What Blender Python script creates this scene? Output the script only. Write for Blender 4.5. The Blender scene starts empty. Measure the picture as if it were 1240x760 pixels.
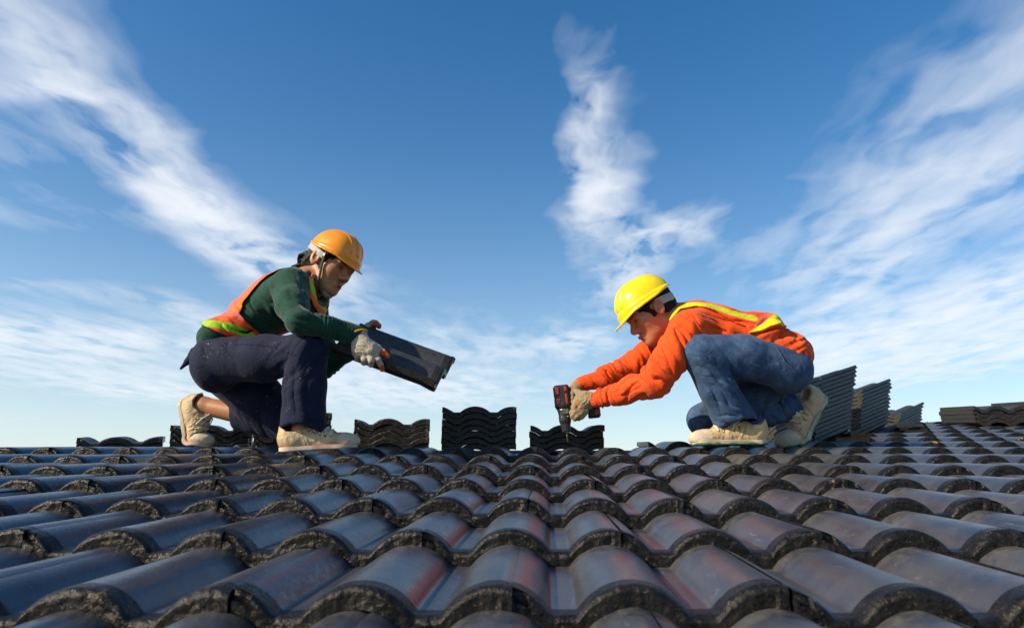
import bpy, bmesh, math, random
import numpy as np
from mathutils import Vector, Matrix
random.seed(4)
rad = math.radians
sc = bpy.context.scene
COL = sc.collection

# ------------------------------------------------------------------ camera
ALPHA = rad(8.0)                       # pitch of the roof
THETA = rad(8.0 + 6.1)                 # upward pitch of the camera
CAM_Z = 6.4
F, PX, PY = 861.0, 664.0, 380.0         # focal length and principal point of the lens, in photo pixels
cam_d = bpy.data.cameras.new('camera')
cam = bpy.data.objects.new('camera', cam_d); COL.objects.link(cam)
cam.location = (0, 0, CAM_Z); cam.rotation_euler = (rad(90) + THETA, 0, 0)
cam_d.sensor_width = 36; cam_d.lens = 36 * F / 1240; cam_d.shift_x = -(PX - 620) / 1240
cam_d.clip_start = .02; cam_d.clip_end = 9000
cam_d.dof.use_dof = True; cam_d.dof.focus_distance = 2.85; cam_d.dof.aperture_fstop = 8
sc.camera = cam

# ------------------------------------------------------------------ light
SUN_EL, SUN_AZ = rad(29), rad(-118)      # azimuth from +Y, clockwise positive
world = bpy.data.worlds.new('World'); sc.world = world; world.use_nodes = True
world.cycles.sampling_method = 'NONE'      # the sky is even: sampling it by bounces is cheaper
sun_d = bpy.data.lights.new('sun', 'SUN'); sun_d.energy = 5.0; sun_d.angle = rad(.6); sun_d.color = (1, .83, .60)
sun = bpy.data.objects.new('sun', sun_d); COL.objects.link(sun)
sdir = Vector((math.sin(SUN_AZ) * math.cos(SUN_EL), math.cos(SUN_AZ) * math.cos(SUN_EL), math.sin(SUN_EL)))
sun.rotation_euler = sdir.to_track_quat('Z', 'Y').to_euler()
sun.location = (-6, -4, 12)
vs = sc.view_settings
vs.view_transform = 'Standard'; vs.look = 'None'; vs.exposure = .50; vs.gamma = 1

class NT:
    """small helper for node trees"""
    def __init__(s, tree): s.t = tree; s.n = tree.nodes; s.l = tree.links
    def new(s, kind, **kw):
        o = s.n.new(kind)
        for k, v in kw.items(): setattr(o, k, v)
        return o
    def put(s, sock, v):
        if isinstance(v, bpy.types.NodeSocket): s.l.new(v, sock)
        elif v is not None: sock.default_value = v
    def m(s, op, a, b=None, c=None, clamp=False):
        o = s.new('ShaderNodeMath', operation=op, use_clamp=clamp)
        for i, v in enumerate((a, b, c)): s.put(o.inputs[i], v)
        return o.outputs[0]
    def vm(s, op, a, b=None):
        o = s.new('ShaderNodeVectorMath', operation=op)
        s.put(o.inputs[0], a); s.put(o.inputs[1], b)
        return o.outputs[0]
    def mr(s, v, a, b, c=0., d=1., smooth=True):
        o = s.new('ShaderNodeMapRange'); o.interpolation_type = 'SMOOTHSTEP' if smooth else 'LINEAR'
        for i, q in enumerate((v, a, b, c, d)): s.put(o.inputs[i], q)
        return o.outputs[0]
    def noise(s, vec, scale, detail=4, rough=.55, dist=0., out='Fac'):
        o = s.new('ShaderNodeTexNoise'); s.put(o.inputs['Vector'], vec); s.put(o.inputs['Scale'], scale)
        s.put(o.inputs['Detail'], detail); s.put(o.inputs['Roughness'], rough); s.put(o.inputs['Distortion'], dist)
        return o.outputs[out]
    def mix(s, f, a, b, mode='MIX'):
        o = s.new('ShaderNodeMix', data_type='RGBA', blend_type=mode)
        s.put(o.inputs[0], f); s.put(o.inputs[6], a if not isinstance(a, tuple) else (*a, 1)[:4]); s.put(o.inputs[7], b if not isinstance(b, tuple) else (*b, 1)[:4])
        return o.outputs[2]
    def xyz(s, x, y, z=0.):
        o = s.new('ShaderNodeCombineXYZ'); s.put(o.inputs[0], x); s.put(o.inputs[1], y); s.put(o.inputs[2], z); return o.outputs[0]
    def sep(s, v):
        o = s.new('ShaderNodeSeparateXYZ'); s.put(o.inputs[0], v); return o.outputs

# ------------------------------------------------------------------ sky with cirrus
def build_sky():
    t = NT(world.node_tree); t.n.clear()
    sky = t.new('ShaderNodeTexSky', sky_type='NISHITA'); sky.sun_disc = False
    sky.sun_elevation = SUN_EL; sky.sun_rotation = SUN_AZ; sky.altitude = 60; sky.air_density = 1.15; sky.dust_density = .7; sky.ozone_density = 3.2
    tc = t.new('ShaderNodeTexCoord'); d = t.sep(tc.outputs['Generated'])
    z = t.m('MAXIMUM', d[2], .04)
    X, Y = t.m('DIVIDE', d[0], z), t.m('DIVIDE', d[1], z)     # position on the flat cirrus layer
    P = t.xyz(X, Y)
    w1 = t.noise(P, 1.6, 3, .5, out='Color'); w1 = t.vm('MULTIPLY', t.vm('SUBTRACT', w1, (.5, .5, .5)), (.20, .40, 0))
    w2 = t.noise(P, 5.0, 2, .5, out='Color'); w2 = t.vm('MULTIPLY', t.vm('SUBTRACT', w2, (.5, .5, .5)), (.09, .18, 0))
    Q = t.vm('ADD', P, t.vm('ADD', w1, w2)); q = t.sep(Q)
    # streaks drawn out along the wind, softer billow, fine wisps
    st = t.noise(t.vm('MULTIPLY', Q, (6., 1.9, 1)), 1., 4, .46, .2)
    bl = t.noise(t.vm('MULTIPLY', Q, (4.2, 2.6, 1)), 1., 4, .48, .1)
    fi = t.noise(t.vm('MULTIPLY', Q, (16., 6., 1)), 1., 3, .5, .4)
    det = t.m('ADD', t.m('ADD', t.m('MULTIPLY', st, .30), t.m('MULTIPLY', bl, .57)), t.m('MULTIPLY', fi, .13))
    total = None
    # where the larger clouds stand: bearing of the middle, half-sizes across and along, slant, weight (surveyed from the photograph)
    blobs = [(15, 40, 60, 55, 0, .75), (95, 115, 34, 40, 0, .85), (20, 108, 55, 22, 0, .6), (190, 160, 40, 44, 0, .60), (228, 235, 44, 46, 0, .95), (292, 300, 46, 52, 0, 1.1), (385, 350, 70, 36, 0, .5),
             (722, 110, 20, 46, .0, .60), (712, 165, 24, 55, .0, .85), (722, 240, 32, 50, .0, 1.05), (772, 298, 36, 36, 0, .9), (835, 280, 36, 22, 0, .55), (755, 335, 34, 40, 0, .6), (700, 416, 46, 14, 0, .7),
             (1190, 110, 70, 110, 0, .22), (1075, 150, 80, 150, 0, .12), (1130, 245, 85, 80, 0, .2), (1205, 350, 70, 70, 0, .55), (1045, 300, 80, 80, 0, .30), (1035, 350, 30, 36, 0, .40), (1180, 430, 130, 50, 0, .6), (980, 420, 70, 40, 0, .5),
             (40, 408, 100, 26, 0, .75), (185, 412, 60, 14, 0, .5), (170, 470, 90, 18, 0, .6), (60, 350, 60, 14, 0, .25), (240, 385, 40, 28, 0, .5), (500, 470, 130, 28, 0, .5), (560, 420, 50, 22, 0, .3), (690, 30, 60, 40, 0, .18), (980, 40, 60, 60, 0, .2)]
    def lay(px, py):
        v = Vector(((px - PX) / F, 0, 0)) + Vector((0, -math.sin(THETA), math.cos(THETA))) * ((PY - py) / F) + Vector((0, math.cos(THETA), math.sin(THETA)))
        return v.x / v.z, v.y / v.z
    for cx, cy, hx, hy, lean, wgt in blobs:
        bx, by = lay(cx, cy); rx = 1.05 * abs(lay(cx + hx, cy)[0] - bx); ry = abs(lay(cx, cy + hy)[1] - lay(cx, cy - hy)[1]) / 2
        dy = t.m('SUBTRACT', q[1], by)
        dx = t.m('SUBTRACT', t.m('SUBTRACT', q[0], bx), t.m('MULTIPLY', dy, lean))
        e = t.m('ADD', t.m('POWER', t.m('DIVIDE', dx, rx), 2.), t.m('POWER', t.m('DIVIDE', dy, ry), 2.))
        g = t.m('MULTIPLY', t.m('EXPONENT', t.m('MULTIPLY', e, -1.)), wgt)
        total = g if total is None else t.m('ADD', total, g)
    far = t.noise(t.vm('MULTIPLY', P, (.55, .35, 1)), 1., 3, .5)          # thin veils everywhere in the sky
    total = t.m('ADD', total, t.mr(far, .45, .75, 0., .30))
    dens = t.m('MULTIPLY', total, t.mr(det, .37, .63, .0, 1.55, smooth=False))
    dens = t.m('ADD', dens, t.m('MULTIPLY', t.m('SUBTRACT', det, .5), t.m('MULTIPLY', t.m('MINIMUM', total, 1.), .9)))
    # broad thin veils, hardly broken up
    veil = None
    for cx, cy, hx, hy, wgt in ((1150, 190, 120, 170, .40), (1190, 390, 140, 80, .50), (60, 430, 150, 45, .18), (480, 455, 220, 50, .32), (990, 440, 130, 50, .42), (250, 470, 200, 40, .3), (270, 250, 90, 100, .14), (50, 60, 90, 80, .14), (740, 220, 60, 120, .10)):
        bx, by = lay(cx, cy); rx = abs(lay(cx + hx, cy)[0] - bx); ry = abs(lay(cx, cy + hy)[1] - lay(cx, cy - hy)[1]) / 2
        e = t.m('ADD', t.m('POWER', t.m('DIVIDE', t.m('SUBTRACT', q[0], bx), rx), 2.), t.m('POWER', t.m('DIVIDE', t.m('SUBTRACT', q[1], by), ry), 2.))
        g = t.m('MULTIPLY', t.m('EXPONENT', t.m('MULTIPLY', e, -1.)), wgt); veil = g if veil is None else t.m('ADD', veil, g)
    dens = t.m('ADD', t.m('MAXIMUM', dens, .0), t.m('MULTIPLY', veil, t.mr(st, .3, .7, .6, 1.2)))
    fac = t.m('MULTIPLY', t.m('SUBTRACT', 1., t.m('EXPONENT', t.m('MULTIPLY', t.m('MAXIMUM', t.m('SUBTRACT', dens, .13), 0.), -1.25))), 1.0)
    haze = t.m('POWER', t.m('SUBTRACT', 1., t.m('MINIMUM', t.m('MAXIMUM', d[2], 0.), 1.)), 5.6)   # pale air low in the sky
    hs = t.new('ShaderNodeHueSaturation'); hs.inputs['Saturation'].default_value = 1.32; t.put(hs.inputs['Color'], sky.outputs[0])
    base = t.mix(t.m('MULTIPLY', haze, .80), hs.outputs[0], (5.7, 6.45, 7.0, 1))
    colr = t.mix(fac, base, (6.2, 6.5, 6.9, 1))
    bg = t.new('ShaderNodeBackground'); t.put(bg.inputs[0], colr); bg.inputs[1].default_value = .106
    out = t.new('ShaderNodeOutputWorld'); t.l.new(bg.outputs[0], out.inputs[0])
build_sky()

# ------------------------------------------------------------------ geometry helpers
FW = Vector((0, math.cos(THETA), math.sin(THETA))); UP = Vector((0, -math.sin(THETA), math.cos(THETA)))
CAM = Vector((0, 0, CAM_Z))
def P(px, py, Y):
    """point of the place at forward distance Y that was surveyed from the photograph at (px, py)"""
    d = Vector(((px - PX) / F, 0, 0)) + UP * ((PY - py) / F) + FW
    return CAM + d * (Y / d.y)

# roof frame: u across, v up the slope, n off the slope; n = 0 is the plane of the hump crests
UV = Vector((0, math.cos(ALPHA), math.sin(ALPHA))); NV = Vector((0, -math.sin(ALPHA), math.cos(ALPHA)))
H_CAM = .2297
R0 = CAM - NV * H_CAM
def RP(u, v, n=0.): return R0 + Vector((u, 0, 0)) + UV * v + NV * n
ROOF_ROT = Matrix((Vector((1, 0, 0)), UV, NV)).transposed().to_4x4()
PIT, EXPO, TLEN = .165, .3425, .425       # hump pitch, exposed length, tile length
V0 = .866                                # front edge of the first full course in view

def link(o, parent=None):
    COL.objects.link(o)
    if parent is not None: o.parent = parent
    return o
def tag(o, label=None, cat=None, group=None, kind=None):
    if label: o['label'] = label
    if cat: o['category'] = cat
    if group: o['group'] = group
    if kind: o['kind'] = kind
    return o
def mesh_np(name, v, f, mats=(), smooth=True, mi=None):
    """v (N,3), f (M,4) or (M,3) int arrays"""
    me = bpy.data.meshes.new(name)
    v = np.asarray(v, np.float32); f = np.asarray(f, np.int32); k = f.shape[1]
    me.vertices.add(len(v)); me.vertices.foreach_set('co', v.ravel())
    me.loops.add(f.size); me.loops.foreach_set('vertex_index', f.ravel())
    me.polygons.add(len(f)); me.polygons.foreach_set('loop_start', np.arange(0, f.size, k, dtype=np.int32))
    try: me.polygons.foreach_set('loop_total', np.full(len(f), k, np.int32))
    except Exception: pass
    for m in mats: me.materials.append(m)
    if mi is not None: me.polygons.foreach_set('material_index', np.asarray(mi, np.int32))
    me.update(calc_edges=True); me.validate()
    me.polygons.foreach_set('use_smooth', np.full(len(me.polygons), smooth))
    return me
def empty(name, loc):
    o = bpy.data.objects.new(name, None); o.empty_display_size = .05; o.location = loc
    return link(o)
def set_parent(o, p):
    """parent keeping the world place (things are never rotated or scaled after)"""
    o.parent = p; o.matrix_parent_inverse = Matrix.Translation(p.location).inverted() if not p.rotation_euler.to_quaternion().angle else p.matrix_world.inverted()
def new_mat(name):
    m = bpy.data.materials.new(name); m.use_nodes = True
    t = NT(m.node_tree); b = t.n['Principled BSDF']
    return m, t, b
_NT = np.random.RandomState(11).uniform(-1, 1, (40, 40, 40)).astype(np.float32)
def vnoise(p, scale, seed=0):
    """smooth value noise in -1..1 at points p (N,3)"""
    q = np.asarray(p, np.float32) * np.float32(scale) + np.float32(7.31 * seed + 400.); i = np.floor(q).astype(np.int32); f = q - i; f = f * f * (3 - 2 * f)
    a = i % 40; b = a + 1; b[b == 40] = 0
    ix = (a[:, 0] * 1600, b[:, 0] * 1600); iy = (a[:, 1] * 40, b[:, 1] * 40); iz = (a[:, 2], b[:, 2]); T = _NT.ravel()
    fx, fy, fz = f[:, 0], f[:, 1], f[:, 2]
    def row(x, y): c = ix[x] + iy[y]; u = T[c + iz[0]]; return u + (T[c + iz[1]] - u) * fz
    u0 = row(0, 0); u0 = u0 + (row(0, 1) - u0) * fy
    u1 = row(1, 0); u1 = u1 + (row(1, 1) - u1) * fy
    return u0 + (u1 - u0) * fx

# ------------------------------------------------------------------ roof tile material
def tile_material(name, dusty=0.):
    m, t, b = new_mat(name)
    tc = t.new('ShaderNodeTexCoord'); o = t.sep(tc.outputs['Object']); geo = t.new('ShaderNodeNewGeometry')
    oi = t.new('ShaderNodeObjectInfo'); rnd = oi.outputs['Random']
    pos = geo.outputs['Position']
    jit = t.vm('ADD', pos, t.xyz(t.m('MULTIPLY', rnd, 7.), t.m('MULTIPLY', rnd, 3.)))
    n1 = t.noise(jit, 9., 5, .6); n2 = t.noise(jit, 48., 4, .6); n3 = t.noise(pos, 240., 3, .6)
    sm = t.noise(t.vm('MULTIPLY', jit, (26., 7., 7.)), 1., 5, .62, 1.2)
    base = t.mix(t.mr(n1, .35, .7), (.028, .032, .041), (.050, .055, .066))
    base = t.mix(t.m('MULTIPLY', rnd, .5), base, (.030, .029, .034))
    # grey-brown dust, most just below the course above and in smears
    up = t.mr(o[1], .20, .335); dust = t.m('MULTIPLY', t.m('ADD', t.m('MULTIPLY', up, .55), t.mr(sm, .50, .75, 0., .6)), t.mr(n2, .3, .65))
    wx = t.sep(pos)[0]; side = t.mr(wx, -.9, .9)            # more traffic and dust on the right half
    dust = t.m('MINIMUM', t.m('ADD', t.m('MULTIPLY', dust, t.mr(side, 0., 1., .45, 1.15)), t.m('MULTIPLY', t.m('MULTIPLY', side, .42), t.mr(n1, .3, .7))), 1.)
    base = t.mix(t.m('MULTIPLY', dust, .6), base, (.098, .090, .080))
    # old red chalk and rust streaks on the right flank of the humps
    hp = t.m('FRACT', t.m('ADD', t.m('DIVIDE', o[0], .165), .12)); flank = t.m('MULTIPLY', t.mr(hp, .13, .24), t.mr(hp, .50, .36))
    tx = t.sep(pos); here = t.m('MULTIPLY', t.mr(tx[0], -.75, -.15), t.mr(tx[0], 1.5, .7))
    rn = t.noise(t.vm('MULTIPLY', jit, (5., 2.2, 2.2)), 1., 2, .5)
    grain = t.noise(pos, 130., 3, .7)
    red = t.m('MULTIPLY', t.m('MULTIPLY', flank, here), t.m('MULTIPLY', t.mr(rn, .46, .60), t.mr(grain, .36, .58)))
    base = t.mix(t.m('MULTIPLY', red, .85), base, t.mix(t.mr(t.noise(jit, 3.1, 2), .4, .62), (.22, .026, .020), (.33, .085, .025)))
    # pale scratches
    scr = t.noise(t.vm('MULTIPLY', jit, (160., 14., 14.)), 1., 2, .5, .8)
    base = t.mix(t.m('MULTIPLY', t.mr(scr, .67, .78), .35), base, (.24, .24, .24))
    base = t.mix(t.m('MULTIPLY', t.mr(t.noise(pos, 330., 2), .70, .75), .5), base, (.30, .28, .25))
    base = t.mix(t.m('MULTIPLY', t.mr(t.noise(t.vm('MULTIPLY', jit, (34., 20., 20.)), 1., 6, .7, 2.2), .60, .74), .38), base, (.21, .20, .19))
    t.put(b.inputs['Base Color'], base)
    rg = t.m('ADD', t.m('ADD', .20, t.m('MULTIPLY', dust, .26)), t.m('ADD', t.m('MULTIPLY', n2, .16), t.m('MULTIPLY', red, .2)))
    t.put(b.inputs['Roughness'], rg); b.inputs['Specular IOR Level'].default_value = 1.
    bp = t.new('ShaderNodeBump'); bp.inputs['Strength'].default_value = .5; bp.inputs['Distance'].default_value = .002
    t.put(bp.inputs['Height'], t.m('ADD', t.m('MULTIPLY', n3, .35), t.m('MULTIPLY', n2, .6))); t.l.new(bp.outputs[0], b.inputs['Normal'])
    return m
def plain_tile():
    m, t, b = new_mat('dry unlaid tile'); pos = t.new('ShaderNodeNewGeometry').outputs['Position']
    n = t.noise(pos, 60., 5, .6)
    c = t.mix(t.mr(n, .3, .7), (.024, .026, .032), (.046, .049, .057)); c = t.mix(t.m('MULTIPLY', t.mr(t.noise(pos, 300., 2), .66, .72), .5), c, (.16, .15, .14))
    t.put(b.inputs['Base Color'], c); b.inputs['Roughness'].default_value = .58; b.inputs['Specular IOR Level'].default_value = .4
    bp = t.new('ShaderNodeBump'); bp.inputs['Strength'].default_value = .4; bp.inputs['Distance'].default_value = .002
    t.put(bp.inputs['Height'], t.noise(pos, 260., 3)); t.l.new(bp.outputs[0], b.inputs['Normal'])
    return m
def edge_material(name='rough cast edge', dust=None):
    m, t, b = new_mat(name)
    geo = t.new('ShaderNodeNewGeometry'); pos = geo.outputs['Position']
    n = t.noise(pos, 70., 5, .6); g = t.noise(pos, 260., 4, .65); v = t.new('ShaderNodeTexVoronoi'); v.inputs['Scale'].default_value = 120; t.put(v.inputs['Vector'], pos)
    c = t.mix(t.mr(n, .3, .7), (.005, .005, .0055), (.016, .015, .014))
    c = t.mix(t.m('MULTIPLY', t.mr(g, .64, .71), .75), c, (.30, .21, .095))  # small gold glints painted into the edge colour as bright specks
    big = t.noise(pos, 9., 4, .7)
    c = t.mix(t.m('MULTIPLY', t.mr(big, .66, .72), t.mr(n, .4, .6)), c, (.36, .25, .13))
    if dust: c = t.mix(t.mr(n, .25, .75, .35, .9), c, dust)
    t.put(b.inputs['Base Color'], c); t.put(b.inputs['Roughness'], t.mr(g, .3, .7, .20, .42)); b.inputs['Specular IOR Level'].default_value = .22
    bp = t.new('ShaderNodeBump'); bp.inputs['Strength'].default_value = .65; bp.inputs['Distance'].default_value = .003
    t.put(bp.inputs['Height'], t.m('ADD', t.m('MULTIPLY', n, .6), t.m('ADD', t.m('MULTIPLY', g, .9), t.m('MULTIPLY', v.outputs['Distance'], .6)))); t.l.new(bp.outputs[0], b.inputs['Normal'])
    return m
MAT_TILE = tile_material('dark glazed tile'); MAT_EDGE = edge_material()
MAT_DRY = plain_tile()
MAT_EDGE_DRY = edge_material('dusty tile edge', (.034, .033, .030)); MAT_EDGE_PALE = edge_material('pale dusty tile edge', (.075, .073, .066))

HUMP, HALF = .035, .40                    # hump height and half-width (in pitches)
def hump(x, HUMP=HUMP):
    d = np.abs(x / PIT + .12 - np.round(x / PIT + .12)) * PIT; a = HALF * PIT
    R = (a * a + HUMP * HUMP) / (2 * HUMP)
    h = np.sqrt(np.maximum(R * R - d * d, 0)) - (R - HUMP)
    k = .0035
    return np.where(h > k, h, np.where(h < -k, 0., (h + k) ** 2 / (4 * k))) - HUMP    # crest at z = 0
def tile_mesh(name, seed, nx=110, rough=1., thick=.021, nose=.029, hh=HUMP, top=None, edge=None):
    """double-hump interlocking tile: x across, y up the slope from the nose, z off the slope; crest of the nose at z = 0"""
    w = 2 * PIT - .0020
    xs = np.linspace(0, w, nx)
    ring = []                              # (y, dz, rough weight, material) going: top back -> top front -> nose -> underside -> back
    for y in np.concatenate([np.linspace(TLEN, .05, 9), [.036, .026, .019]]): ring.append((y, 0., 0., 0 if y > .03 else 1))
    for a in np.linspace(12, 84, 7): ring.append((.012 - .012 * math.sin(rad(a)), -.010 * (1 - math.cos(rad(a))), .45 + a / 160, 1))
    for q in np.linspace(.012, nose - .001, 8): ring.append((.0008, -q, 1., 1))
    ring += [(.004, -nose, .6, 1), (.02, -nose + .001, .2, 1), (.06, -thick, 0., 1), (TLEN, -thick, 0., 1)]
    nr = len(ring); V = np.zeros((nr, nx, 3)); mats = []
    base = hump(xs, hh)
    for i, (y, dz, rw, mt) in enumerate(ring):
        V[i, :, 0] = xs; V[i, :, 1] = y; V[i, :, 2] = base + dz
    p = V.reshape(-1, 3); rw = np.repeat([r[2] for r in ring], nx)
    off = np.array([[seed * 3.1, seed * 1.7, 0]])
    lump = (vnoise(p + off, 75, seed) * .0014 + vnoise(p + off, 170, seed + 9) * .0011 + vnoise(p + off, 26, seed + 5) * .0028) * rough
    p[:, 1] -= rw * (lump + .001)
    p[:, 2] += rw * (vnoise(p + off, 60, seed + 3) * .0013 + vnoise(p + off, 20, seed + 4) * .0022) * rough * np.where(p[:, 1] < .008, 1, .4)
    # interlock: the left end of the nose is cut back and its lower lip hangs out, as a notch
    en = np.clip(1 - p[:, 0] / .022, 0, 1); p[:, 1] += np.where((rw > .6), np.where(p[:, 2] - np.tile(base, nr) > -.014, .006, -.002) * (en > .15), 0)
    er = np.clip(1 - (w - p[:, 0]) / .014, 0, 1); p[:, 2] -= .003 * er * (rw < .5) * (p[:, 1] < .4); p[:, 1] -= .003 * (er > 0) * (rw > .6)
    # slight sag and warp of the top
    p[:, 2] += vnoise(p * np.array([[1, .5, 0]]) + off, 9, seed + 2) * .0008
    idx = np.arange(nr * nx).reshape(nr, nx)
    F_, M_ = [], []
    for i in range(nr):
        j = (i + 1) % nr
        F_.append(np.stack([idx[i, :-1], idx[j, :-1], idx[j, 1:], idx[i, 1:]], 1)); M_ += [1 if (ring[i][3] or ring[j][3] and i < nr - 1) else 0] * (nx - 1)
    f = np.concatenate(F_)
    me = mesh_np(name, p, f, (top or MAT_TILE, edge or MAT_EDGE), True, M_)
    bm = bmesh.new(); bm.from_mesh(me)     # close the two sides
    for col in (0, nx - 1):
        bm.verts.ensure_lookup_table()
        try:
            fc = bm.faces.new([bm.verts[int(idx[i, col])] for i in range(nr)]); fc.material_index = 1
        except Exception: pass
    bmesh.ops.recalc_face_normals(bm, faces=bm.faces)
    sharp = [e for e in bm.edges if len(e.link_faces) == 2 and e.calc_face_angle(0) > rad(50)]
    for e in sharp: e.smooth = False
    bm.to_mesh(me); bm.free()
    return me
TILES = [tile_mesh('roof_tile_shape', s) for s in range(7)]
TILES_STACK = [tile_mesh('loose_tile_shape', 40 + s, nx=70, rough=.5, thick=.0268, nose=.0280, hh=.027, top=MAT_DRY, edge=MAT_EDGE_DRY) for s in range(4)]
TILES_SLANT = [tile_mesh('slanting_tile_shape', 60 + s, nx=60, rough=.3, thick=.019, nose=.0205, hh=.024, top=MAT_DRY, edge=MAT_EDGE_PALE) for s in range(3)]
TILE_HELD = tile_mesh('held_tile_shape', 71, nx=110, rough=.5, hh=.040, top=MAT_DRY, edge=MAT_EDGE_DRY)
TILES_FAR = [tile_mesh('roof_tile_shape_far', 20 + s, nx=40) for s in range(3)]

# ------------------------------------------------------------------ ground, house, roof
gm, gt, gb = new_mat('dry field')
gp = gt.new('ShaderNodeNewGeometry').outputs['Position']
gt.put(gb.inputs['Base Color'], gt.mix(gt.noise(gp, .05, 6), (.10, .12, .05), (.20, .17, .10))); gb.inputs['Roughness'].default_value = .95
S = 4000
tag(link(bpy.data.objects.new('ground', mesh_np('ground', [(-S, -S, 0), (S, -S, 0), (S, S, 0), (-S, S, 0)], [(0, 1, 2, 3)], (gm,), False))), kind='structure')
wm, wt, wb = new_mat('rendered wall')
wt.put(wb.inputs['Base Color'], wt.mix(wt.noise(wt.new('ShaderNodeNewGeometry').outputs['Position'], 3., 6), (.46, .43, .38), (.55, .52, .47))); wb.inputs['Roughness'].default_value = .9
dm, dt, db = new_mat('roof underlay board')
dt.put(db.inputs['Base Color'], dt.mix(dt.noise(dt.new('ShaderNodeNewGeometry').outputs['Position'], 12., 6), (.040, .037, .033), (.075, .068, .060))); db.inputs['Roughness'].default_value = .9

def prism(name, pts, dn, mat):
    """slab under a polygon of world points, dn = vector to its other face"""
    n = len(pts); bm = bmesh.new()
    a = [bm.verts.new(p) for p in pts]; b = [bm.verts.new(p + dn) for p in pts]
    bm.faces.new(a); bm.faces.new(b[::-1])
    for i in range(n): bm.faces.new((a[i], b[i], b[(i + 1) % n], a[(i + 1) % n]))
    bmesh.ops.recalc_face_normals(bm, faces=bm.faces)
    me = bpy.data.meshes.new(name); bm.to_mesh(me); bm.free(); me.materials.append(mat)
    return me
DECK_N = -HUMP - .029 - .026
VL = 3.85                                  # top of the deck on the left
START = {7: .30, 8: 1.40, 9: 1.66, 10: 1.95, 11: 2.22, 12: 2.48, 13: 2.65}   # where the upper courses begin
outline = [(-6.5, -1.1), (8.5, -1.1), (8.5, V0 + 14 * EXPO)]
for k in range(13, 9, -1): outline += [(START[k] + .2, V0 + (k + 1) * EXPO), (START[k] + .2, V0 + k * EXPO)]
outline += [(1.45, V0 + 10 * EXPO), (1.45, VL), (-6.5, VL)]
deck = prism('roof', [RP(u, v, DECK_N) for u, v in outline], -NV * .05, dm)
roof = tag(link(bpy.data.objects.new('roof', deck)), kind='structure')
bx0, bx1 = -6.1, 8.1; y0, y1 = RP(0, -.7).y, RP(0, VL).y - .1
zt = RP(0, -.7, DECK_N).z - .2
hw = prism('house_wall', [Vector((bx0, y0, 0)), Vector((bx1, y0, 0)), Vector((bx1, y1, 0)), Vector((bx0, y1, 0))], Vector((0, 0, zt)), wm)
tag(link(bpy.data.objects.new('house_wall', hw)), kind='structure')

TILT = math.asin((.029 - .003) / EXPO)     # each course lifts on the one below
def lay_tile(u, k, far):
    o = bpy.data.objects.new('roof_tile', random.choice(TILES_FAR if far else TILES))
    j = random.gauss
    o.matrix_world = Matrix.Translation(RP(u + j(0, .0008), V0 + k * EXPO + j(0, .0025), j(0, .0008))) @ ROOF_ROT @ Matrix.Rotation(-TILT + j(0, .003), 4, 'X') @ Matrix.Rotation(j(0, .003), 4, 'Z')
    link(o); o.parent = roof
    return o
n_laid = 0
SEAM = -.376 * PIT + .12 * PIT             # a seam stands just right of the hump crest
for k in range(-3, 14):
    off = SEAM + (PIT if k % 2 else 0)
    d = V0 + k * EXPO
    half = 664 / F * max(d + .3, .8) + .75; halfr = 576 / F * max(d + .3, .8) + .75
    for i in range(-40, 40):
        u = off + 2 * PIT * i
        if u < -half - 2 * PIT or u > halfr: continue
        if k >= 7 and u < START[k]: continue
        lay_tile(u, k, k > 4); n_laid += 1
print('laid tiles', n_laid)

# ------------------------------------------------------------------ modelling kit: soft solids turned into one skin
A = lambda v: np.array(tuple(v), np.float32)
def cone(a, b, ra, rb, flat=None):
    a, b = A(a), A(b); ab = b - a; L2 = max(float(ab @ ab), 1e-12)
    lo, hi = np.minimum(a, b), np.maximum(a, b)
    def f(p):
        q = p - a
        t = np.clip(q @ ab / L2, 0, 1)
        r = q - t[:, None] * ab
        if flat is not None:
            n, k = flat; n = A(n); r = r - np.outer((r @ n) * (1 - 1 / k), n)
        return np.sqrt((r * r).sum(1)) - (ra + (rb - ra) * t)
    return f
def ell(c, r, R=None):
    c, r = A(c), A(r) if not np.isscalar(r) else np.array([r, r, r], np.float32)
    M = np.eye(3, dtype=np.float32) if R is None else np.array(R, np.float32)        # columns are the axes
    def f(p):
        q = (p - c) @ M
        k0 = np.sqrt(((q / r) ** 2).sum(1)); k1 = np.sqrt(((q / (r * r)) ** 2).sum(1)) + 1e-9
        return np.where(k0 < 1e-3, -r.min(), k0 * (k0 - 1) / k1)
    return f
def rbox(c, half, R=None, rd=.005):
    c, half = A(c), A(half) - rd
    M = np.eye(3, dtype=np.float32) if R is None else np.array(R, np.float32)
    def f(p):
        q = np.abs((p - c) @ M) - half
        return np.sqrt((np.maximum(q, 0) ** 2).sum(1)) + np.minimum(q.max(1), 0) - rd
    return f
def smin(a, b, k):
    if k <= 0: return np.minimum(a, b)
    h = np.maximum(k - np.abs(a - b), 0) / k
    return np.minimum(a, b) - h * h * k * .25
def uni(*fs, k=.02):
    def f(p):
        d = fs[0](p)
        for g in fs[1:]: d = smin(d, g(p), k)
        return d
    return f
def sub(f, g, k=.004): return lambda p: -smin(-f(p), g(p), k)
def inter(f, g, k=.002): return lambda p: -smin(-f(p), -g(p), k)
def grow(f, r): return lambda p: f(p) - r
def chain(pts, rs, k=.012, flat=None):
    return uni(*[cone(pts[i], pts[i + 1], rs[i], rs[i + 1], flat) for i in range(len(pts) - 1)], k=k)
def half(pt, n):
    """everything behind the plane through pt with outward normal n"""
    pt, n = A(pt), A(n); n = n / np.linalg.norm(n)
    return lambda p: (p - pt) @ n
def disp(f, g): return lambda p: f(p) + g(p)
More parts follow.
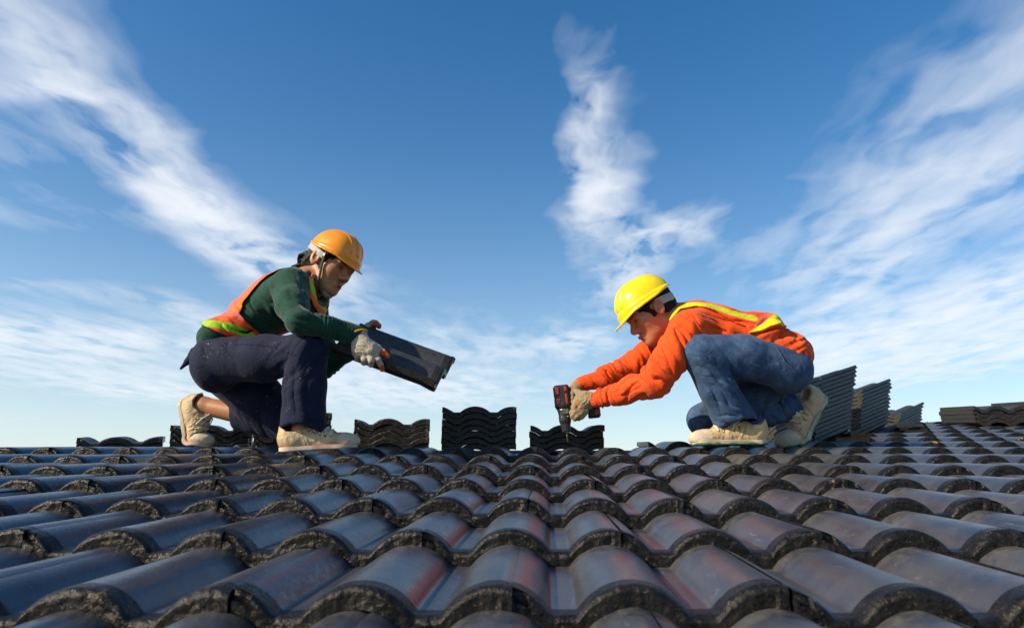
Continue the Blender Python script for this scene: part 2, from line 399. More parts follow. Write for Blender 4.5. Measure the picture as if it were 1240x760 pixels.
def poly_xz(pts):
    """inside of a polygon in the upright x-z plane, endless in depth"""
    v = np.array([(q[0], q[2]) for q in pts], np.float32)
    def f(p):
        x, z = p[:, 0], p[:, 2]; d = np.full(len(p), 1e9); s = np.zeros(len(p), bool)
        for i in range(len(v)):
            a, b = v[i], v[i - 1]; e = b - a; wx, wz = x - a[0], z - a[1]
            t = np.clip((wx * e[0] + wz * e[1]) / (e @ e), 0, 1)
            d = np.minimum(d, (wx - e[0] * t) ** 2 + (wz - e[1] * t) ** 2)
            c = ((z >= a[1]) != (z >= b[1])) & (x < (b[0] - a[0]) * (z - a[1]) / (b[1] - a[1] + 1e-12) + a[0])
            s ^= c
        return np.where(s, -1, 1) * np.sqrt(d)
    return f
def line_xz(pts, w):
    v = [(q[0], q[2]) for q in pts]
    def f(p):
        x, z = p[:, 0], p[:, 2]; d = np.full(len(p), 1e9)
        for (ax, az), (bx, bz) in zip(v[:-1], v[1:]):
            ex, ez = bx - ax, bz - az; t = np.clip(((x - ax) * ex + (z - az) * ez) / (ex * ex + ez * ez), 0, 1)
            d = np.minimum(d, np.hypot(x - ax - ex * t, z - az - ez * t))
        return d - w
    return f
def folds(c, n, freq, amp, R, seed=0, sharp=1.5):
    """cloth creases: ridges square to n around c, dying away over R"""
    c, n = A(c), A(n); n = n / np.linalg.norm(n)
    def g(p):
        q = p - c; r2 = (q * q).sum(1) / (R * R); out = np.zeros(len(p), p.dtype)
        k = np.flatnonzero(r2 < 3.2)
        if len(k) == 0: return out
        pk, qk = p[k], q[k]; al = qk @ n
        # ridged noise drawn out square to n: long irregular creases between broad soft rolls
        st = (qk - np.outer(al, n)) * np.float32(.22) + np.outer(al + .010 * vnoise(pk, 16, seed + 7), n)
        v = vnoise(st, freq * 1.9, seed); v2 = vnoise(st, freq * 4.1, seed + 3)
        cr = np.sqrt(np.abs(v) + .004)
        out[k] = np.exp(-r2[k]) * amp * -(3.6 * (cr - .5) + .5 * v2)
        return out
    return g
def rings(a, b, period, amp, R):
    """gathered sleeve: rings along the limb from a to b"""
    a, b = A(a), A(b); n = (b - a) / np.linalg.norm(b - a); c = (a + b) / 2; L = np.linalg.norm(b - a) / 2
    def g(p):
        q = p - c; al = q @ n; w = np.clip(1.25 - np.abs(al) / L, 0, 1) * (np.linalg.norm(q - np.outer(al, n), axis=1) < R)
        s = np.sin((al + .006 * vnoise(p, 22, 4)) * (2 * np.pi / period) + 2.5 * vnoise(p, 12, 8))
        return -amp * w * (1 - 2 * np.sqrt(np.abs(s) * .5 + .5 * (1 - s)) ) * .6
    return g
def lumps(amp, scale, seed=0): return lambda p: amp * (vnoise(p, scale, seed) + .5 * vnoise(p, scale * 2.1, seed + 3))
def plus(*gs): return lambda p: sum(g(p) for g in gs)

def skin(f, lo, hi, h):
    """surface nets over a narrow band; returns vertices and quads"""
    lo, hi = A(lo), A(hi); B = 4
    n = (np.ceil((hi - lo) / (h * B)).astype(int) + 1)
    gx = [lo[i] + np.arange(n[i] + 1) * h * B for i in range(3)]
    G = np.stack(np.meshgrid(*gx, indexing='ij'), -1).reshape(-1, 3).astype(np.float32)
    C = f(G).reshape(n + 1)
    N = n * B + 1
    idx = [np.minimum(np.arange(N[i]) // B, n[i] - 1) for i in range(3)]
    cm = np.abs(C)
    m = np.full(n, 1e9)
    for a in (0, 1):
        for b in (0, 1):
            for c in (0, 1): m = np.minimum(m, cm[a:n[0] + a, b:n[1] + b, c:n[2] + c])
    act = m < h * B * 1.25
    fa = act[np.ix_(*idx)]
    for ax in range(3):                     # the shared far faces of the blocks too
        k = np.arange(B, N[ax], B); sl = [slice(None)] * 3; sr = [slice(None)] * 3; sl[ax] = k; sr[ax] = k - 1
        fa[tuple(sl)] |= fa[tuple(sr)]
    D = C[np.ix_(*idx)].astype(np.float64); D = np.where(D < 0, -1., 1.) * h * 2
    w = np.argwhere(fa)
    pts = (lo + w * h).astype(np.float32)
    D[fa] = f(pts)
    S = D < 0
    e = S[:-1, :-1, :-1].astype(np.int8)
    cnt = sum(S[a:N[0] - 1 + a, b:N[1] - 1 + b, c:N[2] - 1 + c].astype(np.int8) for a in (0, 1) for b in (0, 1) for c in (0, 1))
    cell = (cnt > 0) & (cnt < 8)
    ci = np.argwhere(cell); vid = np.full(cell.shape, -1, np.int64); vid[cell] = np.arange(len(ci))
    acc = np.zeros((len(ci), 3)); num = np.zeros(len(ci))
    cor = [(a, b, c) for a in (0, 1) for b in (0, 1) for c in (0, 1)]
    for a in cor:
        for ax in range(3):
            if a[ax]: continue
            b = list(a); b[ax] = 1
            d0 = D[ci[:, 0] + a[0], ci[:, 1] + a[1], ci[:, 2] + a[2]]; d1 = D[ci[:, 0] + b[0], ci[:, 1] + b[1], ci[:, 2] + b[2]]
            x = (d0 < 0) != (d1 < 0); t = np.where(x, d0 / np.where(x, d0 - d1, 1), 0)
            q = np.tile(np.array(a, float), (len(ci), 1)); q[:, ax] = t
            acc += np.where(x[:, None], q, 0); num += x
    V = lo + (ci + acc / num[:, None]) * h
    quads = []
    for ax in range(3):
        sl0 = [slice(None)] * 3; sl1 = [slice(None)] * 3; sl0[ax] = slice(None, -1); sl1[ax] = slice(1, None)
        s0, s1 = S[tuple(sl0)], S[tuple(sl1)]
        for flip in (0, 1):
            w = np.argwhere((s0 & ~s1) if not flip else (~s0 & s1))
            o1, o2 = [(1, 2), (2, 0), (0, 1)][ax]
            w = w[(w[:, o1] > 0) & (w[:, o2] > 0) & (w[:, o1] < N[o1] - 1) & (w[:, o2] < N[o2] - 1)]
            q = []
            for da, dbb in ((0, 0), (1, 0), (1, 1), (0, 1)):
                z = w.copy(); z[:, o1] -= 1 - da; z[:, o2] -= 1 - dbb
                q.append(vid[z[:, 0], z[:, 1], z[:, 2]])
            q = np.stack(q if not flip else q[::-1], 1)
            quads.append(q[(q >= 0).all(1)])
    return V, np.concatenate(quads)
def solid(name, f, lo, hi, h, mat, parent, col=None, post=None, base=None):
    v, q = skin(f, lo, hi, h)
    c = col(v) if col else None
    if post is not None: v = post(v)
    me = mesh_np(name, v - A(parent_origin(parent)), q, (mat,))
    if c is not None:
        at = me.color_attributes.new('tint', 'FLOAT_COLOR', 'POINT')
        rgba = np.ones((len(v), 4), np.float32); rgba[:, :3] = c; at.data.foreach_set('color', rgba.ravel())
    return link(bpy.data.objects.new(name, me), parent)
def parent_origin(p):
    o = Vector((0, 0, 0))
    while p is not None: o = o + p.location; p = p.parent
    return o
def bounds(pts, m):
    a = np.array([tuple(p) for p in pts]); return a.min(0) - m, a.max(0) + m
def paint(v, basec, *layers):
    """layers: (mask in 0..1, colour)"""
    c = np.tile(np.array(basec, float), (len(v), 1))
    for m, k in layers: c = c * (1 - m[:, None]) + np.array(k, float) * m[:, None]
    return c
def soft(d, w=.002): return np.clip(.5 - d / (2 * w), 0, 1)

# cloth and skin materials ----------------------------------------------------
def tint_node(t):
    a = t.new('ShaderNodeAttribute'); a.attribute_name = 'tint'; return a.outputs['Color']
def cloth(name, colour=None, rough=.85, weave=900, wv=.25, var=.25, specks=0., speck_col=(.6, .6, .6), sheen=.15, fade=None, crease=13., cstr=.4):
    m, t, b = new_mat(name); pos = t.new('ShaderNodeNewGeometry').outputs['Position']
    c = tint_node(t) if colour is None else None
    if colour is not None:
        o = t.new('ShaderNodeRGB'); o.outputs[0].default_value = (*colour, 1); c = o.outputs[0]
    n = t.noise(pos, 18., 5, .6); n2 = t.noise(pos, weave, 2, .5)
    dark = t.mix(1., c, (1 - var,) * 3, 'MULTIPLY')
    c2 = t.mix(t.mr(n, .3, .7), dark, c)
    if fade is not None: c2 = t.mix(t.m('MULTIPLY', t.mr(t.noise(pos, 13., 7, .75), .42, .70), .30), c2, fade)
    c2 = t.mix(t.m('MULTIPLY', t.mr(n2, .35, .65), wv), c2, t.mix(1., c2, (.55, .55, .55), 'MULTIPLY'))
    if specks:
        sp = t.noise(pos, 150., 2, .5); zone = t.mr(t.noise(pos, 11., 3), .48, .62)
        c2 = t.mix(t.m('MULTIPLY', t.mr(sp, .68, .72), t.m('MULTIPLY', zone, specks)), c2, speck_col)
    t.put(b.inputs['Base Color'], c2); b.inputs['Roughness'].default_value = rough; b.inputs['Specular IOR Level'].default_value = .25
    b.inputs['Sheen Weight'].default_value = sheen; b.inputs['Sheen Roughness'].default_value = .4
    bp = t.new('ShaderNodeBump'); bp.inputs['Strength'].default_value = .3; bp.inputs['Distance'].default_value = .003
    t.put(bp.inputs['Height'], t.m('ADD', n2, t.m('MULTIPLY', t.noise(pos, 60., 4, .6), 1.2)))
    rg = t.noise(t.vm('ADD', pos, t.vm('MULTIPLY', t.noise(pos, 7., 2, out='Color'), (.12, .12, .12))), crease, 3, .55, .6)   # small sharp creases in the cloth
    rg = t.m('POWER', t.m('ABSOLUTE', t.m('SUBTRACT', rg, .5)), .6)
    b2 = t.new('ShaderNodeBump'); b2.inputs['Strength'].default_value = cstr; b2.inputs['Distance'].default_value = .010; t.put(b2.inputs['Height'], rg); t.l.new(bp.outputs[0], b2.inputs['Normal'])
    t.l.new(b2.outputs[0], b.inputs['Normal'])
    return m
def skin_mat():
    m, t, b = new_mat('skin'); pos = t.new('ShaderNodeNewGeometry').outputs['Position']
    c = t.mix(t.m('MULTIPLY', t.mr(t.noise(pos, 60., 5, .6), .3, .7), .25), tint_node(t), (.20, .07, .035))
    t.put(b.inputs['Base Color'], c); b.inputs['Roughness'].default_value = .48; b.inputs['Subsurface Weight'].default_value = .08; b.inputs['Subsurface Radius'].default_value = (.01, .004, .002)
    bp = t.new('ShaderNodeBump'); bp.inputs['Strength'].default_value = .12; bp.inputs['Distance'].default_value = .002
    t.put(bp.inputs['Height'], t.noise(pos, 500., 3)); t.l.new(bp.outputs[0], b.inputs['Normal'])
    return m
def plain(name, colour, rough=.5, metal=0., spec=.5, var=.15, coat=0.):
    m, t, b = new_mat(name); pos = t.new('ShaderNodeNewGeometry').outputs['Position']
    c = t.mix(t.mr(t.noise(pos, 35., 5, .6), .3, .7), tuple(x * (1 - var) for x in colour), colour)
    t.put(b.inputs['Base Color'], c); b.inputs['Roughness'].default_value = rough; b.inputs['Metallic'].default_value = metal
    b.inputs['Specular IOR Level'].default_value = spec; b.inputs['Coat Weight'].default_value = coat
    t.put(b.inputs['Roughness'], t.mr(t.noise(pos, 80., 4), .3, .7, rough * .85, rough * 1.2))
    return m
def tint_mat(name, rough=.6, spec=.4):
    m, t, b = new_mat(name); pos = t.new('ShaderNodeNewGeometry').outputs['Position']
    t.put(b.inputs['Base Color'], t.mix(t.mr(t.noise(pos, 40., 5, .6), .35, .7, 0., .35), tint_node(t), (.10, .08, .06)))
    b.inputs['Roughness'].default_value = rough; b.inputs['Specular IOR Level'].default_value = spec
    return m
M_SKIN = skin_mat()
M_SHIRT_G = cloth('green knit', (.006, .058, .038), weave=700, wv=.45, var=.35, sheen=.25)
M_SHIRT_O = cloth('orange cotton', (.80, .085, .010), crease=7.5, cstr=.6, weave=1200, wv=.15, var=.18)
M_NAVY = cloth('navy work trousers', (.0075, .0125, .042), weave=1200, wv=.2, var=.3, specks=.75, speck_col=(.40, .40, .40), sheen=.05)
M_DENIM = cloth('blue denim', (.036, .084, .19), crease=9., cstr=.5, weave=850, wv=.45, var=.38, fade=(.16, .26, .42), sheen=.1)
M_DENIM_DK = cloth('dark denim', (.012, .022, .055), weave=850, wv=.4, var=.4)
M_VEST = cloth('mesh vest', None, rough=.7, weave=600, wv=.12, var=.15, sheen=.05)
M_GLOVE = cloth('knit glove', None, crease=40., rough=.9, weave=420, wv=.5, var=.3)
M_SHOE = cloth('canvas shoe', None, crease=30., rough=.8, weave=800, wv=.2, var=.22, specks=.4, speck_col=(.16, .11, .07))
M_SOLE = tint_mat('rubber sole', .6)
M_HAIR = plain('black hair', (.006, .005, .005), .6, spec=.25, var=.4)
M_LACE = cloth('shoe lace', (.72, .67, .56), weave=900)
M_HELM_O = plain('orange helmet shell', (.80, .27, .008), .32, coat=.15, var=.08)
M_HELM_Y = plain('yellow helmet shell', (.82, .62, .005), .30, coat=.2, var=.07)
M_WEB = plain('helmet webbing', (.36, .36, .35), .7)
M_BLACKP = plain('black plastic', (.012, .012, .013), .4)

# generic pieces --------------------------------------------------------------
def frame(fwd, up):
    f = A(fwd); f /= np.linalg.norm(f); u = A(up); u = u - f * (u @ f); u /= np.linalg.norm(u)
    return np.stack([f, np.cross(u, f), u], 1).astype(np.float32)           # columns: forward, left, up
class Place:
    def __init__(s, o, R, k=1.): s.o, s.R, s.k = A(o), R, k
    def w(s, p): return s.o + s.R @ (np.array(p, np.float32) * s.k)
    def inv(s, f):                                       # local solid -> world solid
        return lambda p: f(((p - s.o) @ s.R) / s.k) * s.k
    def post(s, v): return s.o + (v * s.k) @ s.R.T

def head_solid(jaw=1.):
    e = [ell((-.014, 0, .034), (.098, .077, .086)), ell((.026, 0, -.032), (.064, .060, .078)),
         ell((.030, 0, -.083), (.046, .046 * jaw, .034)), ell((.066, 0, -.102), (.020, .024, .018)),
         ell((.050, .038, -.022), (.026, .022, .022)), ell((.050, -.038, -.022), (.026, .022, .022)),
         cone((.074, -.030, .016), (.074, .030, .016), .016, .016)]
    f = uni(*e, k=.03)
    for s in (1, -1): f = sub(f, ell((.093, s * .031, -.002), (.016, .017, .012)), .012)
    eyes = [ell((.070, s * .031, -.003), (.0145, .0155, .0125)) for s in (1, -1)]
    f = uni(f, *eyes, k=.004)
    f = uni(f, cone((.086, 0, .004), (.108, 0, -.032), .0075, .0105), ell((.098, .0115, -.038), (.011, .008, .008)), ell((.098, -.0115, -.038), (.011, .008, .008)), k=.012)
    f = uni(f, cone((.084, -.018, -.068), (.096, 0, -.0655), .0045, .0065), cone((.084, .018, -.068), (.096, 0, -.0655), .0045, .0065), cone((.083, -.014, -.076), (.083, .014, -.076), .0085, .0085), k=.006)
    for s in (1, -1):
        R = frame((1, s * -.35, .12), (-.2, 0, 1))
        ear = sub(ell((-.012, s * .082, -.006), (.021, .009, .034), R), ell((-.006, s * .089, -.004), (.011, .006, .020), R), .003)
        f = uni(f, ear, k=.006)
    return f
def head_paint(v):                                       # local coordinates
    lips = np.clip(1 - (((v[:, 0] - .094) / .016) ** 2 + (v[:, 1] / .022) ** 2 + ((v[:, 2] + .070) / .0105) ** 2), 0, 1)
    m_l = np.clip(lips * 3, 0, 1)
    brow = np.zeros(len(v)); eye = np.zeros(len(v))
    for s in (1, -1):
        y = v[:, 1] * s
        brow = np.maximum(brow, np.clip(2.5 * (1 - ((y - .032) / .021) ** 2 - ((v[:, 2] - .017 - .08 * (y - .03)) / .0052) ** 2), 0, 1) * (v[:, 0] > .05))
        eye = np.maximum(eye, np.clip(3 * (1 - ((y - .031) / .0125) ** 2 - ((v[:, 2] + .004) / .0042) ** 2), 0, 1) * (v[:, 0] > .05))
    stub = np.clip(1 - (((v[:, 0] - .09) / .03) ** 2 + (v[:, 1] / .03) ** 2 + ((v[:, 2] + .056) / .008) ** 2), 0, 1) * .5
    return [(stub, (.10, .045, .03)), (m_l * .8, (.26, .075, .06)), (brow * .85, (.012, .008, .007)), (eye * .9, (.02, .012, .01))]
def hair_solid(longer=0.):
    f = ell((-.018, 0, .034), (.104, .083, .094))
    f = uni(f, ell((-.062, 0, -.035), (.050, .066, .055 + longer)), k=.03)
    front = half((.052, 0, .05), (1, 0, .75)); f = inter(f, front, .01)
    low = half((-.04, 0, -.062 - longer), (.55, 0, -1)); f = inter(f, low, .012)
    for s in (1, -1): f = sub(f, ell((-.002, s * .085, -.012), (.030, .016, .036)), .006)
    f = uni(f, *[cone((.022, s * .070, .02), (.018, s * .068, -.024), .008, .004) for s in (1, -1)], k=.008)
    tex = lambda p: .0035 * np.sin(130 * p[:, 1] + 60 * p[:, 0] + 4 * vnoise(p, 30, 2)) * (p[:, 2] < .05) + .003 * vnoise(p, 90, 5)
    return disp(f, tex)
def helmet_solid(kind):
    z0 = .034
    rx, ry, rz = .122, .104, .116
    def dome(p, g=0.):
        q = (p - np.array([-.004, 0, z0])) / np.array([rx - g, ry - g, rz - g])
        q = np.abs(q); ex = 2.35
        return ((q ** ex).sum(1) ** (1 / ex) - 1) * (ry - g) * .92
    def f(p):
        x, y, z = p.T
        d = dome(p)
        ridge = np.exp(-((np.abs(y) - 0) / .013) ** 4) * .0045 + np.exp(-((np.abs(y) - .040) / .007) ** 4) * .003
        fade = np.clip((z - z0 - .03) / .02, 0, 1)
        d = d - ridge * fade
        low = np.clip(1 - (z - z0 - .018) / .006, 0, 1); d = d - low * (.005 if kind else .003)      # thickened lower band
        shell = np.maximum(d, -dome(p, .006))
        zb = z0 - .012 * np.clip((x + .02) / .16, -1, 1) - .02 * np.clip((x - .09) / .1, 0, 1) + .012 * np.clip((-x - .02) / .12, 0, 1)
        shell = np.maximum(shell, zb - z)
        ext = np.where(x > 0, .034 * np.clip(x / .11, 0, 1) ** 1.6 * np.exp(-(y / .082) ** 4), .003)
        e = np.sqrt((x / (rx + .008 + ext)) ** 2 + (y / (ry + .010)) ** 2); ei = np.sqrt((x / (rx - .008)) ** 2 + (y / (ry - .008)) ** 2)
        rim = np.maximum(np.maximum((e - 1) * .12, (1 - ei) * .12), np.abs(z - zb - .002) - .0032)
        return smin(shell, rim, .006)
    return f
def shoe_parts(parent, place, stripe, under, up_tint, bend=0., laces=True, text=None):
    """low canvas shoe; local x heel to toe, z up from the ground"""
    XB = .205
    def post(v):
        if bend:
            a = np.clip((v[:, 0] - XB + .03) / .06, 0, 1) * bend
            dx, dz = v[:, 0] - XB, v[:, 2] - .006
            k = v[:, 0] > XB - .03
            v = v.copy(); v[k, 0] = XB + (dx * np.cos(a) - dz * np.sin(a))[k]; v[k, 2] = .006 + (dx * np.sin(a) + dz * np.cos(a))[k]
        return place.post(v)
    up = uni(ell((.050, 0, .048), (.052, .039, .056)), ell((.115, -.002, .044), (.085, .043, .050)), ell((.215, .003, .030), (.082, .047, .031)), ell((.258, .003, .024), (.042, .040, .027)),
             cone((.050, 0, .060), (.046, 0, .104), .042, .040), cone((.100, 0, .074), (.190, 0, .048), .030, .022), k=.03)
    up = inter(up, half((0, 0, .010), (0, 0, -1)), .004)
    top = lambda p: (p[:, 2] - (.076 + .75 * np.maximum(.036 - p[:, 0], 0) + .55 * np.maximum(p[:, 0] - .066, 0))) * .85
    up = inter(up, top, .004)
    up = sub(up, cone((.052, 0, .070), (.050, 0, .16), .035, .040), .004)
    up = uni(up, chain([(.150, 0, .076), (.118, 0, .094), (.100, 0, .112)], [.018, .017, .013], .01, ((0, 1, 0), 1.25)), k=.006)   # tongue
    seam = lambda p: -.002 * np.exp(-((p[:, 0] - .235 + 2.2 * p[:, 1] ** 2 / .05) / .004) ** 2) - .0018 * np.exp(-((p[:, 0] - .105 + .5 * (p[:, 2] - .05)) / .0035) ** 2)
    up = disp(up, plus(lumps(.0016, 40, 3), folds((.17, 0, .05), (1, 0, .2), 45, .0028, .05, 5), seam))
    def up_col(v):
        dirt = np.clip(.35 + 1.1 * vnoise(v, 22, 4) + .5 * vnoise(v, 60, 6) + np.clip(.05 - v[:, 2], 0, 1) * 9, 0, 1) * .6
        cap = soft(.236 - v[:, 0] - 5 * v[:, 1] ** 2, .002)
        eye = np.zeros(len(v)); ex = .118 + .020 * np.arange(5)
        for x_ in ex: eye = np.maximum(eye, soft(np.hypot(v[:, 0] - x_, np.abs(v[:, 1]) - .0385) - .0045, .001) * (v[:, 2] > .045))
        tong = soft(np.abs(v[:, 1]) - .017, .003) * soft(np.abs(v[:, 0] - .16) - .055, .004) * (v[:, 2] > .04)
        stitch = soft(np.abs(v[:, 0] - .100 + .35 * (v[:, 2] - .05)) - .0024, .001) * (v[:, 2] > .02)
        stitch = np.maximum(stitch, soft(np.abs(np.abs(v[:, 1]) - .023) - .0012, .001) * (v[:, 0] > .11) * (v[:, 0] < .22) * (v[:, 2] > .04))
        return paint(v, up_tint, (dirt, (.52 * up_tint[0], .46 * up_tint[1], .38 * up_tint[2])), (cap * .6, (.66, .60, .48)), (tong * .55, tuple(.45 * c for c in up_tint)), (stitch * .8, tuple(.33 * c for c in up_tint)), (eye * .85, (.05, .045, .04)))
    sh = solid('shoe', up, (-.02, -.07, -.01), (.32, .07, .13), .0034, M_SHOE, parent, up_col, post)
    def sole(p):
        x, y, z = p.T
        w = np.where(x < .12, .039 + .004 * (x / .12), .043 + .009 * np.sin(np.clip((x - .12) / .18, 0, 1) * np.pi * .75))
        ends = np.maximum((.046 - x), 0) ** 2, np.maximum((x - .245), 0) ** 2
        yy = np.abs(y - .003 * np.clip((x - .08) / .08, 0, 1))
        d2 = np.sqrt(ends[0] + ends[1] * .82 + np.maximum(yy - w + .046, 0) ** 2) - .046
        top = .021 + .015 * np.clip((x - .24) / .05, 0, 1)
        return -smin(-np.maximum(d2, yy - w), -np.maximum(z - top, -z), .004) + .0012 * vnoise(p, 35, 6)
    def sole_col(v):
        ln = np.exp(-((v[:, 2] - .019 - .014 * np.clip((v[:, 0] - .24) / .05, 0, 1)) / .0022) ** 2)
        bot = soft(v[:, 2] - .008 + .004 * vnoise(v, 60, 2), .0015)
        dirt = np.clip(.5 + 1.2 * vnoise(v, 30, 8), 0, 1) * .6
        return paint(v, (.56, .50, .40), (dirt, (.26, .20, .13)), (np.clip(ln * 1.3, 0, 1) * (1 if stripe else 0), stripe or (0, 0, 0)), (bot * (1 if under else 0), under or (0, 0, 0)))
    s = solid('sole', sole, (-.02, -.07, -.012), (.32, .07, .05), .003, M_SOLE, sh, sole_col, post)
    if laces:
        def on(x, y, lift=.0015):
            zz = np.linspace(.13, .02, 111, dtype=np.float32); pp = np.stack([np.full(111, x), np.full(111, y), zz], 1).astype(np.float32)
            i = np.argmax(up(pp) < 0); return (x, y, float(zz[i]) + lift)
        tubes = []
        for i in range(5):
            x = .118 + i * .020
            tubes.append(chain([on(x, -.039), on(x + .003, -.026), on(x + .006, -.010), on(x + .006, .010), on(x + .003, .026), on(x, .039)], [.0036] * 6, .002))
            if i: tubes.append(chain([on(x, -.034), on(x - .010, 0, .003), on(x - .018, .034)], [.003] * 3, .002))
        for s_ in (1, -1):
            tubes.append(chain([on(.118, 0, .004), on(.112, s_ * .016, .012), on(.126, s_ * .034, .010), on(.142, s_ * .040, .004), on(.130, s_ * .030, .006)], [.0034] * 5, .002))
            tubes.append(chain([on(.118, 0, .004), on(.128, s_ * .018, .010), on(.150, s_ * .030, .006)], [.0026] * 3, .002))
        solid('laces', uni(*tubes, k=.001), (.08, -.06, .02), (.23, .06, .15), .0025, M_LACE, sh, None, post)
    return sh

# ------------------------------------------------------------------ worker kneeling with a tile
SKIN1, SKIN2 = (.38, .175, .085), (.44, .175, .080)
YAX = (0, 1, 0)
def build_left():
    base = P(330, 545, 2.85)
    per = empty('person', base)
    tag(per, 'kneeling worker in orange helmet, dark green sweater and navy trousers holding a tile', 'person', 'roofers at work')
    # joints
    nsh, nel, nwr = P(352, 346, 2.70), P(361, 389, 2.56), P(432, 406, 2.66)
    fsh, fel, fwr = P(372, 350, 2.99), P(392, 438, 3.00), P(440, 412, 2.93)
    pelvis, waist, chest, neck = P(268, 428, 2.85), P(298, 398, 2.85), P(341, 364, 2.85), P(374, 343, 2.84)
    nhip, nkn, nan_ = P(264, 436, 2.76), P(371, 427, 2.64), P(366, 520, 2.68)
    fhip, fkn, fan = P(266, 442, 2.94), P(348, 512, 3.00), P(246, 491, 3.03)
    # head
    hd = Vector((math.cos(rad(22)) * math.cos(rad(22)), -math.sin(rad(22)) * math.cos(rad(22)), -math.sin(rad(23))))
    R = frame(hd, (0.1, .10, 1)); K = 1.02
    ear = A(P(382.5, 311, 2.75)); hp = Place(ear - R @ (np.array([-.012, -.081, -.006]) * K), R, K)
    nk_top = Vector(hp.w((-.030, 0, -.055)))
    # body
    b = [hp.inv(head_solid()), cone(nk_top, neck, .056, .062), cone(neck, P(352, 362, 2.85), .07, .09, (YAX, 1.3)), cone(waist, chest, .070, .085, (YAX, 1.3)), ell(P(276, 426, 2.85), (.07, .11, .07)),
         cone(nsh, fsh, .05, .05), cone(nsh, nel, .045, .040), cone(nel, nwr, .038, .026), cone(fsh, fel, .045, .04), cone(fel, fwr, .038, .026),
         cone(nhip, nkn, .08, .055), cone(nkn, nan_, .052, .036), cone(fhip, fkn, .08, .055), cone(fkn, fan, .052, .036),
         cone(nwr, P(441, 421, 2.66), .025, .026), cone(fwr, P(449, 400, 2.95), .025, .024), cone(nan_, P(372, 534, 2.68), .034, .03), cone(fan, P(236, 503, 3.03), .036, .034)]
    body = uni(b[0], b[1], k=.025)
    body = uni(body, *b[2:], k=.018)
    def bcol(v):
        L = ((v - hp.o) @ hp.R) / hp.k
        near = (np.abs(L) < .16).all(1)
        lay = [(m * near, c) for m, c in head_paint(L)]
        return paint(v, SKIN1, *lay)
    lo, hi = bounds([hp.w((.1, 0, .1)), hp.w((-.1, 0, .13)), nsh, nel, nwr, fel, fwr, pelvis, nhip, nkn, nan_, fkn, fan, P(449, 400, 2.95), P(372, 540, 2.68)], .11)
    bo = solid('body', body, lo, hi, .0036, M_SKIN, per, bcol)
    # hair
    hs = hair_solid(.012)
    tuft = [chain([(-.085, y, -.02 + z), (-.104, y * 1.15, -.040 + z), (-.104 - dx * .6, y * 1.1, -.060 + z * 1.2)], [.010, .007, .0025], .004) for y, z, dx in ((-.05, .0, .0), (-.03, -.03, .006), (0, .01, .012), (.03, -.02, .004), (-.06, .02, .008), (-.045, -.050, .0), (-.02, .025, .010), (-.062, -.035, .004), (-.01, -.045, .008))]
    solid('hair', uni(hs, *tuft, *[cone((.036, s * .066, .032), (.024, s * .072, -.006), .012, .006) for s in (1, -1)], k=.008), (-.16, -.11, -.15), (.10, .11, .15), .003, M_HAIR, bo, None, hp.post)
    # helmet
    hh = Place(hp.w((0.004, 0, .002)), R * np.array([[.93, 1., 1.]], np.float32), K * .94)
    he = solid('helmet', helmet_solid(0), (-.16, -.14, -.03), (.20, .14, .17), .0027, M_HELM_O, per, None, hh.post)
    sus = lambda p: np.maximum(np.maximum(ell((-.016, 0, .03), (.109, .089, .12))(p), -ell((-.016, 0, .03), (.103, .083, .12))(p)), np.abs(p[:, 2] - .014 + .25 * p[:, 0]) - .013)
    solid('suspension_band', inter(sus, half((.02, 0, 0), (1, 0, 0))), (-.14, -.11, -.03), (.06, .11, .09), .0022, M_WEB, he, None, hp.post)
    M_CORD = cloth('braided cord', None, weave=260, wv=.6)
    def strap_col(v):
        L = ((v - hp.o) @ hp.R) / hp.k
        s = np.sin(L[:, 2] * 900 + np.arctan2(L[:, 1] + .08, L[:, 0]) * 3) > .1
        return paint(v, (.015, .015, .013), (s.astype(float), (.26, .24, .13)))
    st = [hp.inv(chain([(.030, s * .092, .040), (.030, s * .078, -.020), (.038, s * .062, -.080), (.050, s * .030, -.118), (.054, 0, -.124)], [.0052] * 5, .004)) for s in (1, -1)]
    lo2, hi2 = bounds([hp.w((.1, 0, 0)), hp.w((-.1, 0, 0)), hp.w((0, .1, .05)), hp.w((0, -.1, -.12)), hp.w((.05, 0, -.14))], .03)
    cs = solid('chin_strap', uni(*st, k=.003), lo2, hi2, .0024, M_CORD, he, strap_col)
    M_CUP = plain('chin cup', (.30, .29, .26), .7)
    cup = hp.inv(inter(ell((.056, 0, -.116), (.022, .027, .020)), half((0, 0, -.106), (-.25, 0, 1))))
    solid('chin_cup', cup, lo2, hi2, .0026, M_CUP, cs)
    solid('strap_slide', hp.inv(rbox((.030, -.088, .012), (.008, .005, .009), None, .002)), lo2, hi2, .002, M_BLACKP, cs)
    # sweater
    torso = [cone(waist, chest, .090, .108, (YAX, 1.42)), ell(P(271, 414, 2.85), (.084, .15, .088)), cone(P(352, 352, 2.74), P(368, 353, 2.95), .086, .08), cone(P(352, 366, 2.85), P(370, 362, 2.83), .098, .085, (YAX, 1.35)), cone(P(358, 350, 2.85), P(376, 342, 2.835), .075, .066)]
    tor = uni(*torso, k=.04)
    narm = chain([nsh, P(354, 368, 2.63), nel], [.066, .062, .047], .02)
    nfor = chain([nel, P(398, 397, 2.61), P(429, 405, 2.66)], [.047, .043, .037], .02)
    farm = chain([fsh, fel], [.07, .062], .02); ffor = chain([fel, P(428, 421, 2.945)], [.06, .040], .02)
    arm = uni(narm, nfor, k=.02)
    sh = uni(tor, arm, k=.035); sh = uni(sh, farm, ffor, k=.035)
    fd = (nwr - nel).normalized()
